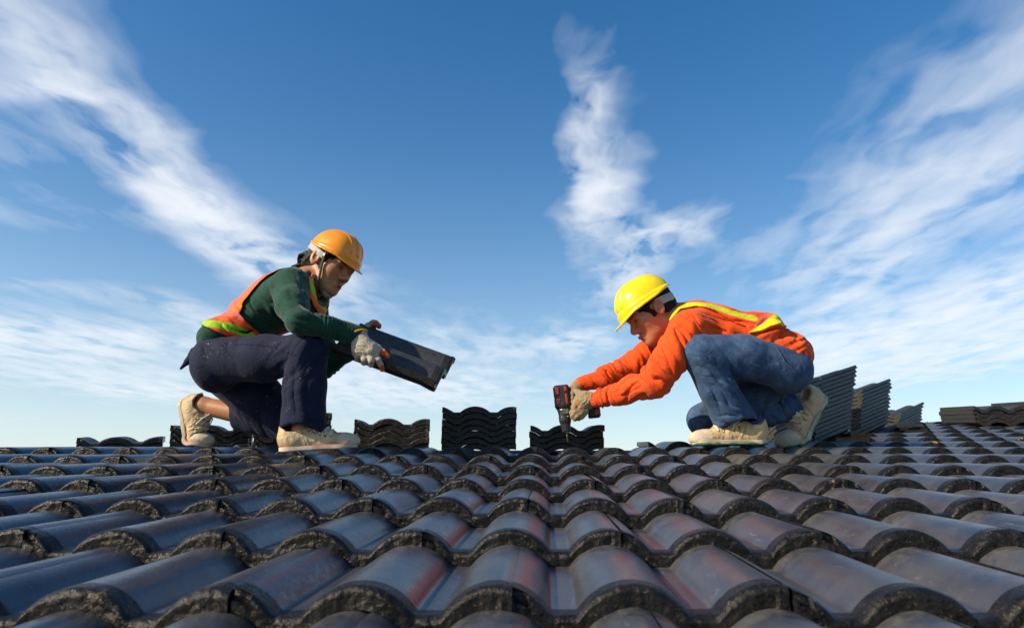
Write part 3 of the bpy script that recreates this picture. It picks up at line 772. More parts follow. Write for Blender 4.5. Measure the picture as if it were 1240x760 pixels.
    g = plus(rings(P(372, 391, 2.58), P(424, 404, 2.65), .0155, .0042, .075), folds(P(372, 385, 2.58), (.4, 0, 1), 26, .006, .06, 2), folds(P(345, 372, 2.68), (.8, .2, .5), 20, .006, .09, 3), folds(P(300, 398, 2.72), (.6, 0, .8), 18, .006, .10, 4),
             folds(P(360, 335, 2.76), (1, 0, -.4), 16, .004, .08, 9), folds(fel, (1, 0, .5), 28, .005, .08, 5), lumps(.0035, 13, 6))
    gs = g; g = lambda p: 1.35 * gs(p)
    sh = disp(sh, g)
    cut = hp.inv(uni(cone((-.02, 0, -.06), (-.05, 0, -.18), .054, .060), ell((.06, 0, -.10), (.07, .07, .06)), k=.01))
    sh = sub(sh, cut, .006)
    sh = sub(sh, cone(P(424, 404, 2.657), P(445, 409, 2.685), .031, .031), .004)
    lo, hi = bounds([nsh, nel, nwr, fsh, fel, fwr, pelvis, neck], .15)
    shirt = solid('sweater', sh, lo, hi, .0036, M_SHIRT_G, per)
    # ribbed cuff
    M_RIB = cloth('green rib', (.0065, .055, .036), weave=900, wv=.3)
    solid('cuff', sub(disp(cone(P(421, 403.5, 2.648), P(431, 406, 2.662), .041, .040), lambda p: .0012 * np.sin(700 * (p[:, 2] + p[:, 1]))), cone(P(405, 402, 2.64), P(445, 409, 2.685), .032, .032), .004), *bounds([P(418, 403, 2.65), P(436, 407, 2.66)], .06), .003, M_RIB, shirt)
    # vest
    vt = grow(disp(tor, g), .009)
    vt = uni(vt, cone(P(288, 371, 2.78), P(298, 364, 2.95), .022, .022), k=.03)
    inside = grow(tor, -.004)
    near_keep = poly_xz([P(342, 318, 2.76), P(300, 372, 2.76), P(297, 383, 2.76), P(318, 408, 2.76), P(258, 440, 2.76), P(200, 440, 2.76), P(200, 300, 2.76), P(342, 300, 2.76)])
    front_keep = poly_xz([P(378, 330, 2.76), P(383, 420, 2.76), P(440, 420, 2.76), P(440, 330, 2.76)])
    far_half = half((0, 2.86, 0), (0, -1, 0))
    vt = sub(vt, inside, .002); vt = inter(vt, uni(near_keep, front_keep, far_half, k=0), .002)
    hem = half(P(272, 407, 2.80), (-.45, 0, -1)); vt = inter(vt, hem, .002)
    vt = sub(vt, grow(cut, .012), .004); vt = sub(vt, grow(uni(arm, farm, ffor, k=.01), .004), .003)
    band = line_xz([P(250, 396, 2.78), P(268, 397, 2.78), P(290, 401, 2.78), P(306, 408, 2.78)], .0150)
    ob = line_xz([P(250, 396, 2.78), P(268, 397, 2.78), P(290, 401, 2.78), P(306, 408, 2.78)], .040)
    strip = line_xz([P(290, 378, 2.76), P(316, 352, 2.76), P(338, 326, 2.76)], .016)
    fr1 = line_xz([P(381, 340, 2.74), P(384, 382, 2.74)], .008); fr2 = line_xz([P(391, 362, 2.9), P(397, 385, 2.9)], .009)
    edge = lambda v: np.minimum(np.abs(near_keep(v)), 1)
    def vcol(v):
        nearh = (v[:, 1] < 2.86)
        blk = soft(np.abs(hem(v)) - .004) 
        return paint(v, (.74, .14, .10), (soft(strip(v)), (.85, .17, .02)), (soft(ob(v)), (.86, .10, .02)), (soft(band(v)), (.30, .62, .025)), (soft(fr1(v)) * (v[:, 0] > P(375, 350, 2.76).x), (.30, .58, .03)), (soft(fr2(v)), (.85, .15, .02)), (soft(edge(v) - .003) * nearh, (.03, .02, .02)), (blk, (.03, .02, .02)))
    lo, hi = bounds([P(240, 420, 2.6), P(400, 315, 3.1)], .06)
    ve = solid('safety_vest', vt, lo, hi, .0034, M_VEST, per, vcol)
    # trousers
    th = uni(ell(P(268, 438, 2.85), (.092, .160, .095)), ell(P(262, 450, 2.80), (.080, .095, .085)), chain([nhip, P(320, 434, 2.69), nkn], [.088, .086, .074], .03), k=.04)
    shin = chain([P(371, 424, 2.64), P(369, 470, 2.655), P(367, 519, 2.68)], [.073, .077, .083], .02)
    hemn = half(P(368, 515.5, 2.60), (-.12, -.25, -1))
    shin = inter(shin, hemn, .003); shin = sub(shin, cone(P(367, 495, 2.67), P(367, 530, 2.685), .060, .073), .003)
    nleg = uni(th, shin, k=.022)
    fth = chain([fhip, P(310, 480, 2.97), fkn], [.105, .10, .082], .03)
    fshin = chain([fkn, P(312, 507, 3.01), P(279, 503.5, 3.025)], [.078, .062, .056], .02)
    fshin = inter(fshin, half(P(283.5, 504, 3.02), (-1, 0, -.1)), .003); fshin = sub(fshin, cone(P(294, 505, 3.02), P(262, 500, 3.03), .043, .047), .003)
    fl = uni(fth, fshin, k=.02)
    tr = uni(nleg, fl, k=.012)
    flap = chain([P(236, 425, 2.80), P(228, 437, 2.79), P(219, 446, 2.79)], [.016, .011, .004], .01)
    tr = uni(tr, flap, k=.012)
    g = plus(folds(P(371, 425, 2.58), (1, 0, -.6), 22, .006, .085, 11), folds(P(270, 425, 2.70), (.7, 0, .7), 15, .007, .12, 12), folds(P(368, 480, 2.60), (1, 0, .15), 14, .0055, .12, 13), folds(P(345, 450, 2.62), (.75, 0, -.7), 18, .006, .08, 14),
             folds(P(320, 415, 2.66), (.25, 0, 1), 16, .004, .12, 15), folds(P(320, 512, 2.95), (1, 0, .3), 18, .005, .1, 16), folds(P(368, 508, 2.6), (.2, 0, 1), 26, .004, .05, 17), lumps(.004, 11, 18))
    g0 = g; g = lambda p: .62 * g0(p)
    tr = disp(tr, g)
    lo, hi = bounds([nhip, nkn, nan_, fkn, P(219, 446, 2.8), P(232, 440, 2.95)], .13)
    trs = solid('trousers', tr, lo, hi, .0038, M_NAVY, per)
    # back pocket flap and side seam as raised strips
    seam = lambda p: np.maximum(np.abs(tr(p)) - .0022, line_xz([P(277, 416, 2.66), P(330, 420, 2.62), P(362, 432, 2.6)], .0035)(p))
    solid('side_seam', inter(seam, half((0, 2.72, 0), (0, 1, 0))), *bounds([P(272, 410, 2.55), P(366, 440, 2.72)], .03), .0028, M_NAVY, trs)
    # shoes
    heel, toe = P(337, 547.5, 2.67), P(433, 541.5, 2.72)
    r = frame(toe - heel, (-.0, -.05, 1)); k = (toe - heel).length / .296
    sp = Place(heel, r, k)
    TAN = (.62, .48, .29)
    shoe_parts(per, sp, (.42, .035, .03), None, TAN)
    heel, ball = P(219, 483, 3.03), P(229, 537, 3.03)
    r = frame(ball - heel, (1, -.1, .1)); k = (ball - heel).length / .205
    shoe_parts(per, Place(heel, r, k), (.42, .035, .03), None, TAN, bend=1.15)
    # gloves: knitted cotton, orange latex on the palm and finger tips
    WH, ORG = (.50, .46, .37), (.62, .115, .02)
    def gcol(tips, palm):
        def f(v):
            m = np.zeros(len(v))
            for t_, r_ in tips: m = np.maximum(m, soft(np.linalg.norm(v - A(t_), axis=1) - r_, .003))
            for t_, r_ in palm: m = np.maximum(m, soft(np.linalg.norm(v - A(t_), axis=1) - r_, .004))
            sp_ = np.clip((vnoise(v, 90, 3) - .25) * 2, 0, 1) * .6
            return paint(v, WH, (sp_, (.24, .20, .15)), (m, ORG))
        return f
    q = lambda x, y, Y: P(390 + x * .158, 370 + y * .158, Y)      # survey of the enlarged hand
    palm = uni(cone(q(285, 235, 2.655), q(320, 330, 2.645), .030, .037, (YAX, .85)), cone(q(300, 330, 2.65), q(385, 350, 2.655), .032, .030), k=.03)
    fing = [chain([q(395, 350, 2.645), q(430, 415, 2.635), q(450, 455, 2.65), q(463, 490, 2.665)], [.0125, .0115, .0105, .009], .006),
            chain([q(350, 360, 2.635), q(378, 415, 2.625), q(375, 448, 2.645), q(352, 420, 2.675)], [.0125, .012, .011, .010], .006),
            chain([q(310, 360, 2.635), q(325, 405, 2.628), q(322, 436, 2.648), q(308, 410, 2.675)], [.012, .0115, .0105, .010], .006),
            chain([q(265, 340, 2.64), q(268, 385, 2.635), q(270, 408, 2.652), q(275, 390, 2.675)], [.0115, .011, .010, .009], .006),
            chain([q(385, 290, 2.665), q(430, 325, 2.66), q(470, 360, 2.655), q(503, 384, 2.655)], [.014, .0125, .0115, .0095], .006)]
    knuck = [ell(q(x, y, 2.628), .0135) for x, y in ((385, 345), (345, 355), (308, 358), (272, 345))]
    gl = uni(palm, *knuck, k=.016); gl = uni(gl, *fing, k=.0045)
    gl = disp(gl, plus(lumps(.0012, 90, 2), folds(q(320, 320, 2.62), (.3, 0, 1), 60, .0014, .05, 3)))
    lo, hi = bounds([q(200, 180, 2.6), q(530, 520, 2.72)], .03)
    g1 = solid('glove', gl, lo, hi, .0026, M_GLOVE, per, gcol([(q(463, 492, 2.665), .028), (q(455, 468, 2.655), .012), (q(500, 383, 2.655), .024), (q(470, 360, 2.655), .016)], [(q(262, 395, 2.66), .012)]))
    cuffm = cloth('yellow glove cuff', (.72, .34, .015), weave=500)
    def ring(c, n, r0, r1):
        c, n = A(c), A(n); n /= np.linalg.norm(n)
        return lambda p: np.hypot(np.linalg.norm((p - c) - np.outer((p - c) @ n, n), axis=1) - r0, (p - c) @ n) - r1
    cc, cn = q(272, 218, 2.658), q(300, 300, 2.655) - q(250, 160, 2.66)
    solid('cuff', ring(cc, cn, .0355, .0045), *bounds([cc], .05), .0024, cuffm, g1)
    # far hand: palm under the tile, fingers over its far edge
    palm2 = uni(cone(q(255, 285, 2.94), q(330, 215, 2.945), .030, .034), k=.02)
    f2 = [chain([q(330, 205, 2.93), q(350, 155, 2.925), q(390, 130, 2.92), q(425, 148, 2.905)], [.013, .0125, .0115, .0105], .006),
          chain([q(335, 215, 2.95), q(370, 160, 2.95), q(410, 132, 2.94), q(437, 152, 2.92)], [.013, .0125, .012, .0105], .006),
          chain([q(345, 225, 2.97), q(385, 172, 2.975), q(415, 142, 2.965), q(437, 160, 2.945)], [.012, .012, .011, .010], .006),
          chain([q(335, 230, 2.91), q(370, 235, 2.90), q(400, 240, 2.90)], [.013, .0115, .010], .006)]
    gl2 = uni(palm2, *f2, k=.006)
    lo, hi = bounds([q(230, 110, 2.86), q(470, 310, 3.0)], .03)
    solid('glove', disp(gl2, lumps(.0012, 90, 4)), lo, hi, .0028, M_GLOVE, per, gcol([(q(437, 152, 2.92), .022), (q(425, 148, 2.905), .020), (q(437, 160, 2.945), .02), (q(400, 135, 2.93), .016)], []))
    return per
build_left()

# the tile held in the air
def held_tile():
    a, b_, c = P(527, 463, 2.67), P(406, 419, 2.645), P(548, 436, 2.945)
    y = (b_ - a).normalized(); x = (c - a); x = (x - y * x.dot(y)).normalized(); z = x.cross(y)
    if z.z < 0: z = -z
    # nose end of the tile points away to the right
    M = Matrix((x, y, z)).transposed().to_4x4()
    o = bpy.data.objects.new('loose_tile', TILE_HELD)
    o.matrix_world = Matrix.Translation(a + z * .012) @ M
    link(o)
    tag(o, 'single dark roof tile held in the air in gloved hands', 'roof tile')
    return o
held_tile()

# ------------------------------------------------------------------ worker with the drill
def build_right():
    base = P(895, 540, 3.12)
    per = empty('person', base)
    tag(per, 'crouching worker in yellow helmet, orange shirt and blue jeans using a drill', 'person', 'roofers at work')
    nsh, nel, nwr = P(833, 399, 2.93), P(794, 461, 2.95), P(719, 484, 3.15)
    fsh, fel, fwr = P(822, 401, 3.20), P(765, 442, 3.26), P(701, 467, 3.25)
    pelvis, waist, chest, neck = P(950, 437, 3.08), P(918, 417, 3.07), P(848, 400, 3.06), P(818, 389, 3.05)
    nhip, nkn, nan_ = P(950, 444, 2.99), P(848, 427, 2.90), P(893, 516, 3.02)
    fhip, fkn, fan = P(950, 448, 3.17), P(852, 508, 3.22), P(972, 492, 3.27)
    hd = Vector((-math.cos(rad(32)) * math.cos(rad(8)), -math.sin(rad(8)), -math.sin(rad(32))))
    R = frame(hd, (-.3, .02, 1)); K = 1.08
    ear = A(P(797.5, 371, 2.95)); hp = Place(ear - R @ (np.array([-.012, .081, -.006]) * K), R, K)
    nk_top = Vector(hp.w((-.028, 0, -.055)))
    b = [hp.inv(head_solid(.95)), cone(nk_top, neck, .056, .066), cone(neck, P(842, 400, 3.06), .075, .09, (YAX, 1.3)), cone(waist, chest, .085, .095, (YAX, 1.3)), ell(pelvis, (.10, .14, .09)),
         cone(nsh, fsh, .05, .05), cone(nsh, nel, .045, .040), cone(nel, nwr, .038, .026), cone(fsh, fel, .045, .04), cone(fel, fwr, .038, .026),
         cone(nhip, nkn, .08, .055), cone(nkn, nan_, .052, .036), cone(fhip, fkn, .08, .05), cone(fkn, fan, .05, .036),
         cone(nwr, P(708, 487, 3.17), .025, .026), cone(fwr, P(696, 474, 3.25), .025, .024), cone(nan_, P(893, 529, 3.02), .034, .03), cone(fan, P(986, 496, 3.27), .034, .032)]
    body = uni(uni(b[0], b[1], k=.025), *b[2:], k=.018)
    def bcol(v):
        L = ((v - hp.o) @ hp.R) / hp.k; near = (np.abs(L) < .16).all(1)
        return paint(v, SKIN2, *[(m * near, c) for m, c in head_paint(L)])
    lo, hi = bounds([hp.w((.1, 0, .1)), hp.w((-.1, 0, .13)), hp.w((.09, 0, -.11)), nsh, nel, nwr, fel, fwr, pelvis, nhip, nkn, nan_, fkn, fan, P(893, 536, 3.02)], .10)
    bo = solid('body', body, lo, hi, .0036, M_SKIN, per, bcol)
    solid('hair', hair_solid(.0), (-.16, -.11, -.13), (.10, .11, .15), .003, M_HAIR, bo, None, hp.post)
    he = solid('helmet', helmet_solid(1), (-.16, -.14, -.03), (.20, .14, .17), .0027, M_HELM_Y, per, None, hp.post)
    sus = lambda p: np.maximum(np.maximum(ell((-.016, 0, .03), (.109, .089, .12))(p), -ell((-.016, 0, .03), (.103, .083, .12))(p)), np.abs(p[:, 2] - .012 - .05 * p[:, 0]) - .016)
    solid('suspension_band', inter(sus, half((-.012, 0, 0), (1, 0, 0))), (-.14, -.11, -.03), (.06, .11, .09), .0022, M_WEB, he, None, hp.post)
    # shirt
    torso = [cone(waist, chest, .120, .112, (YAX, 1.32)), ell(P(946, 434, 3.08), (.130, .17, .128)), cone(P(838, 400, 2.97), P(832, 400, 3.17), .085, .085), cone(P(846, 402, 3.06), P(828, 397, 3.05), .098, .085, (YAX, 1.3)), cone(P(838, 394, 3.06), P(816, 387, 3.05), .085, .064)]
    tor = uni(*torso, k=.04)
    narm = chain([nsh, P(815, 430, 2.93), nel], [.078, .076, .066], .02); nfor = chain([nel, P(758, 475, 3.05), P(722, 483, 3.142)], [.064, .050, .036], .02)
    farm = chain([fsh, fel], [.074, .062], .02); ffor = chain([fel, P(733, 456, 3.25), P(704, 465, 3.25)], [.060, .050, .037], .02)
    arm = uni(narm, nfor, k=.02); fa = uni(farm, ffor, k=.02)
    sh = uni(tor, arm, k=.035); sh = uni(sh, fa, k=.03)
    ad, fd = (nel - nsh).normalized(), (nwr - nel).normalized()
    g = plus(folds(P(790, 455, 2.92), ad + fd * .6, 20, .008, .085, 21), folds(P(825, 415, 2.88), (1, 0, .5), 17, .008, .10, 22), folds(P(735, 478, 3.08), fd, 30, .0055, .06, 23), folds(P(765, 470, 3.0), (-.3, .2, 1), 22, .006, .08, 24),
             folds(P(745, 452, 3.2), (.7, 0, .7), 24, .006, .09, 25), folds(P(785, 430, 3.18), (.8, 0, .3), 20, .007, .09, 26), folds(P(945, 405, 2.95), (.5, 0, -1), 20, .006, .10, 27), folds(P(880, 395, 2.95), (.3, 0, 1), 22, .005, .1, 28), folds(P(965, 425, 2.95), (.7, 0, .7), 16, .005, .09, 20), lumps(.004, 12, 29))
    gs = g; g = lambda p: 1.5 * gs(p)
    sh = disp(sh, g)
    cut = hp.inv(uni(cone((-.02, 0, -.06), (-.04, 0, -.15), .056, .058), ell((.05, 0, -.10), (.07, .07, .06)), k=.01))
    sh = sub(sh, cut, .006)
    sh = sub(sh, cone(P(726, 482, 3.13), P(706, 487, 3.18), .028, .029), .004); sh = sub(sh, cone(P(708, 463, 3.25), P(690, 472, 3.25), .028, .029), .004)
    hemj = half(P(935, 424, 2.95), (-.48, 0, -1))                     # shirt tail
    tail = uni(half(P(920, 300, 3.0), (1, 0, 0)), hemj, k=0)
    sh = inter(sh, lambda p: np.minimum(tail(p), hemj(p)), .003)
    lo, hi = bounds([nsh, nel, nwr, fsh, fel, fwr, pelvis, neck, P(980, 440, 3.08)], .15)
    shirt = solid('work_shirt', sh, lo, hi, .0037, M_SHIRT_O, per)
    for (c0, c1, yy) in ((P(722, 483, 3.142), P(729, 480.5, 3.12), 0),):
        ax = A(c1 - c0); ax /= np.linalg.norm(ax); cc = A(c1)
        rg = lambda p: np.hypot(np.linalg.norm((p - cc) - np.outer((p - cc) @ ax, ax), axis=1) - .0395, ((p - cc) @ ax) * .6) - .0045
        solid('cuff', rg, *bounds([cc], .06), .003, M_SHIRT_O, shirt)
    # vest
    vt = grow(disp(tor, g), .010)
    bump = chain([P(913, 388, 3.00), P(934, 390, 3.0), P(944, 398, 3.0)], [.028, .034, .02], .01)
    vt = uni(vt, bump, k=.03)
    keep = poly_xz([P(800, 340, 3.0), P(808, 392, 3.0), P(822, 377, 3.0), P(840, 374.5, 3.0), P(862, 382, 3.0), P(880, 394, 3.0), P(897, 401, 3.0), P(901, 409, 3.0), P(920, 406, 3.0), P(950, 398, 3.0), P(960, 380, 3.0), P(940, 340, 3.0)])
    vt = sub(vt, grow(tor, -.004), .002); vt = inter(vt, uni(keep, inter(half((0, 3.09, 0), (0, -1, 0)), half(P(947, 400, 3.1), (1, 0, -.3))), k=0), .002)
    vt = sub(vt, grow(cut, .010), .004)
    lime = line_xz([P(808, 392, 3.0), P(818, 380, 3.0), P(832, 371.5, 3.0), P(850, 372.5, 3.0), P(870, 379, 3.0), P(890, 386, 3.0), P(908, 390, 3.0)], .0165)
    tri = poly_xz([P(900, 408, 3.0), P(917, 397, 3.0), P(936, 381, 3.0), P(949, 396, 3.0), P(925, 400, 3.0), P(912, 409, 3.0)])
    sal = poly_xz([P(903, 402, 3.0), P(916, 388, 3.0), P(932, 379, 3.0), P(937, 381, 3.0), P(917, 398, 3.0)])
    pink = poly_xz([P(822, 366, 3.0), P(870, 366, 3.0), P(884, 376, 3.0), P(868, 374, 3.0), P(845, 368.5, 3.0)])
    def vcol(v):
        return paint(v, (.86, .085, .02), (soft(pink(v)), (.86, .16, .12)), (soft(lime(v)), (.55, .62, .012)), (soft(sal(v)), (.84, .17, .09)), (soft(tri(v)), (.78, .66, .01)))
    lo, hi = bounds([P(800, 420, 2.85), P(955, 360, 3.35)], .05)
    solid('safety_vest', vt, lo, hi, .0034, M_VEST, per, vcol)
    # jeans
    hips = uni(ell(P(952, 450, 3.08), (.098, .165, .095)), ell(P(958, 452, 3.02), (.080, .10, .078)), k=.03)
    th = uni(hips, chain([nhip, P(900, 432, 2.94), nkn], [.098, .090, .078], .03), k=.04)
    shin = chain([P(848, 428, 2.90), P(868, 468, 2.95), P(891, 512, 3.02)], [.079, .077, .090], .02)
    shin = inter(shin, half(P(892, 510.5, 2.95), (.25, -.25, -1)), .003); shin = sub(shin, cone(P(884, 495, 3.0), P(897, 524, 3.03), .070, .084), .003)
    nleg = uni(th, shin, k=.02)
    fth = chain([fhip, P(905, 480, 3.2), fkn], [.10, .09, .072], .03)
    fsh2 = chain([fkn, P(915, 503, 3.25), P(968, 490, 3.27)], [.070, .066, .064], .02)
    fsh2 = inter(fsh2, half(P(966, 492, 3.27), (1, 0, .4)), .003); fsh2 = sub(fsh2, cone(P(955, 494, 3.27), P(985, 486, 3.27), .05, .056), .003)
    jn = uni(nleg, uni(fth, fsh2, k=.02), k=.012)
    g = plus(folds(P(848, 428, 2.86), (.8, 0, .8), 17, .006, .085, 31), folds(P(890, 440, 2.88), (.5, 0, 1), 15, .007, .10, 32), folds(P(872, 475, 2.9), (1, 0, .9), 17, .007, .10, 33), folds(P(885, 500, 2.95), (.3, 0, 1), 26, .006, .06, 34), folds(P(955, 455, 2.92), (1, 0, .6), 16, .005, .09, 35), folds(P(945, 500, 3.2), (1, 0, .6), 20, .008, .09, 36), lumps(.0035, 13, 37))
    g0 = g; g = lambda p: .7 * g0(p)
    jn = disp(jn, g)
    lo, hi = bounds([nhip, nkn, nan_, fkn, fan, P(975, 450, 3.1)], .125)
    je = solid('jeans', jn, lo, hi, .0038, M_DENIM, per)
    # pocket stitching, standing off the cloth
    st = line_xz([P(932, 418, 2.95), P(944, 441, 2.95), P(960, 455, 2.95), P(976, 452, 2.95)], .0028)
    M_ST = cloth('jeans stitching', (.06, .085, .13), weave=500)
    for pts in ([P(934, 424, 2.95), P(944, 441, 2.95), P(960, 454, 2.95)],):
        st = line_xz(pts, .0028)
        solid('pocket_stitching', inter(lambda p: np.maximum(np.abs(jn(p)) - .0055, st(p)), half((0, 3.03, 0), (0, 1, 0))), *bounds([P(928, 412, 2.85), P(980, 460, 3.0)], .03), .0026, M_ST, je)
    # shoes
    heel, toe = P(930, 539, 3.02), P(837, 539.5, 3.01)
    TAN = (.66, .48, .26)
    spl = Place(heel, frame(toe - heel, (0, -.02, 1)), (toe - heel).length / .296)
    shn = shoe_parts(per, spl, None, (.02, .12, .05), TAN)
    # handwriting on the canvas
    def wr(x, z): return (.185 - x * .0085, .047 + .006 * math.sin(x), .058 + z * .009 + x * -.0002 + .0012 * x)
    M_INK = plain('ink', (.02, .017, .015), .7)
    sk = uni(ell((.125, -.002, .044), (.085, .043, .046)), ell((.225, .003, .033), (.074, .049, .033)), cone((.085, 0, .072), (.185, 0, .050), .028, .022), ell((.050, 0, .050), (.053, .040, .052)), k=.035)
    glyph = [[(0, 1.4), (.1, 0)], [(.1, 0), (.6, .1), (.6, .6), (.1, .6)], [(1.2, 1.3), (1.3, 0)], [(2.5, .3), (2.1, 0), (1.8, .3), (2.1, .6), (2.5, .5)], [(2.5, 1.3), (2.6, 0)], [(3.2, 0), (2.9, .3), (3.2, .6), (3.5, .3), (3.2, 0)]]
    strokes = line_xz([(0, 0, 0), (0, 0, .0001)], .0)
    def ink(p):
        d = np.full(len(p), 1e9)
        for gl in glyph:
            pts = [(.186 - x * .0095, 0, .060 + z * .0095 + x * .0035) for x, z in gl]
            d = np.minimum(d, line_xz(pts, .0012)(p))
        return np.maximum(np.maximum(d, np.abs(sk(p) - .001) - .0022), .01 - p[:, 1])
    solid('handwriting', ink, (.13, 0, .04), (.20, .07, .095), .0013, M_INK, shn, None, spl.post)
    heel, ball = P(1003, 480, 3.27), P(972, 536, 3.27)
    shoe_parts(per, Place(heel, frame(ball - heel, (-1, -.12, .3)), (ball - heel).length / .205), None, (.012, .10, .045), (.66, .50, .30), bend=.75)
    # red striped sock at the ankle
    M_SOCK = plain('dark sock', (.03, .012, .016), .9)
    solid('sock', sub(cone(P(893, 505, 3.015), P(894, 522, 3.02), .040, .042), cone(P(893, 495, 3.015), P(893, 503, 3.02), .036, .036)), *bounds([P(893, 505, 3.0), P(894, 522, 3.03)], .06), .0032, M_SOCK, per)
    # gloves
    q = lambda x, y, Y: P(650 + x * .1448, 440 + y * .1448, Y)
    BE = (.40, .31, .19)
    def gcol(v):
        sp_ = np.clip((vnoise(v, 80, 5) - .1) * 2, 0, 1) * .65
        org = np.clip((vnoise(v, 26, 9) - .45) * 4, 0, 1) * .7
        return paint(v, BE, (sp_, (.20, .14, .075)), (org, (.50, .12, .03)))
    palm = uni(cone(q(465, 300, 3.155), q(400, 310, 3.17), .032, .040), cone(q(400, 310, 3.17), q(350, 370, 3.185), .038, .034), k=.03)
    fg = [chain([q(355, 330, 3.155), q(318, 375, 3.15), q(298, 410, 3.165), q(300, 425, 3.19)], [.0145, .0135, .0125, .011], .006),
          chain([q(365, 365, 3.15), q(325, 410, 3.148), q(303, 440, 3.165), q(310, 450, 3.19)], [.0145, .0135, .0125, .011], .006),
          chain([q(385, 395, 3.152), q(345, 435, 3.15), q(318, 458, 3.168), q(325, 460, 3.19)], [.014, .013, .012, .011], .006),
          chain([q(410, 400, 3.158), q(375, 440, 3.158), q(352, 458, 3.17)], [.0135, .0125, .011], .006),
          chain([q(400, 270, 3.17), q(350, 245, 3.185), q(318, 225, 3.20), q(295, 205, 3.215)], [.0165, .0145, .013, .011], .006)]
    gl = uni(palm, *fg, k=.004)
    gl = disp(gl, plus(lumps(.0014, 80, 2), folds(q(400, 330, 3.14), (1, 0, -1), 55, .0016, .05, 3)))
    g1 = solid('glove', gl, *bounds([q(270, 180, 3.12), q(500, 480, 3.25)], .03), .0027, M_GLOVE, per, gcol)
    palm2 = uni(cone(q(335, 185, 3.25), q(318, 250, 3.255), .030, .034), cone(q(318, 250, 3.255), q(325, 330, 3.26), .032, .030), k=.02)
    f2 = [chain([q(315, 225 + 38 * i, 3.25), q(292, 235 + 38 * i, 3.235), q(287, 245 + 38 * i, 3.215), q(302, 250 + 38 * i, 3.205)], [.013, .0125, .012, .0105], .005) for i in range(4)]
    solid('glove', disp(uni(palm2, *f2, k=.003), lumps(.0014, 80, 6)), *bounds([q(260, 150, 3.18), q(380, 400, 3.30)], .03), .0027, M_GLOVE, per, gcol)
    return per
build_right()

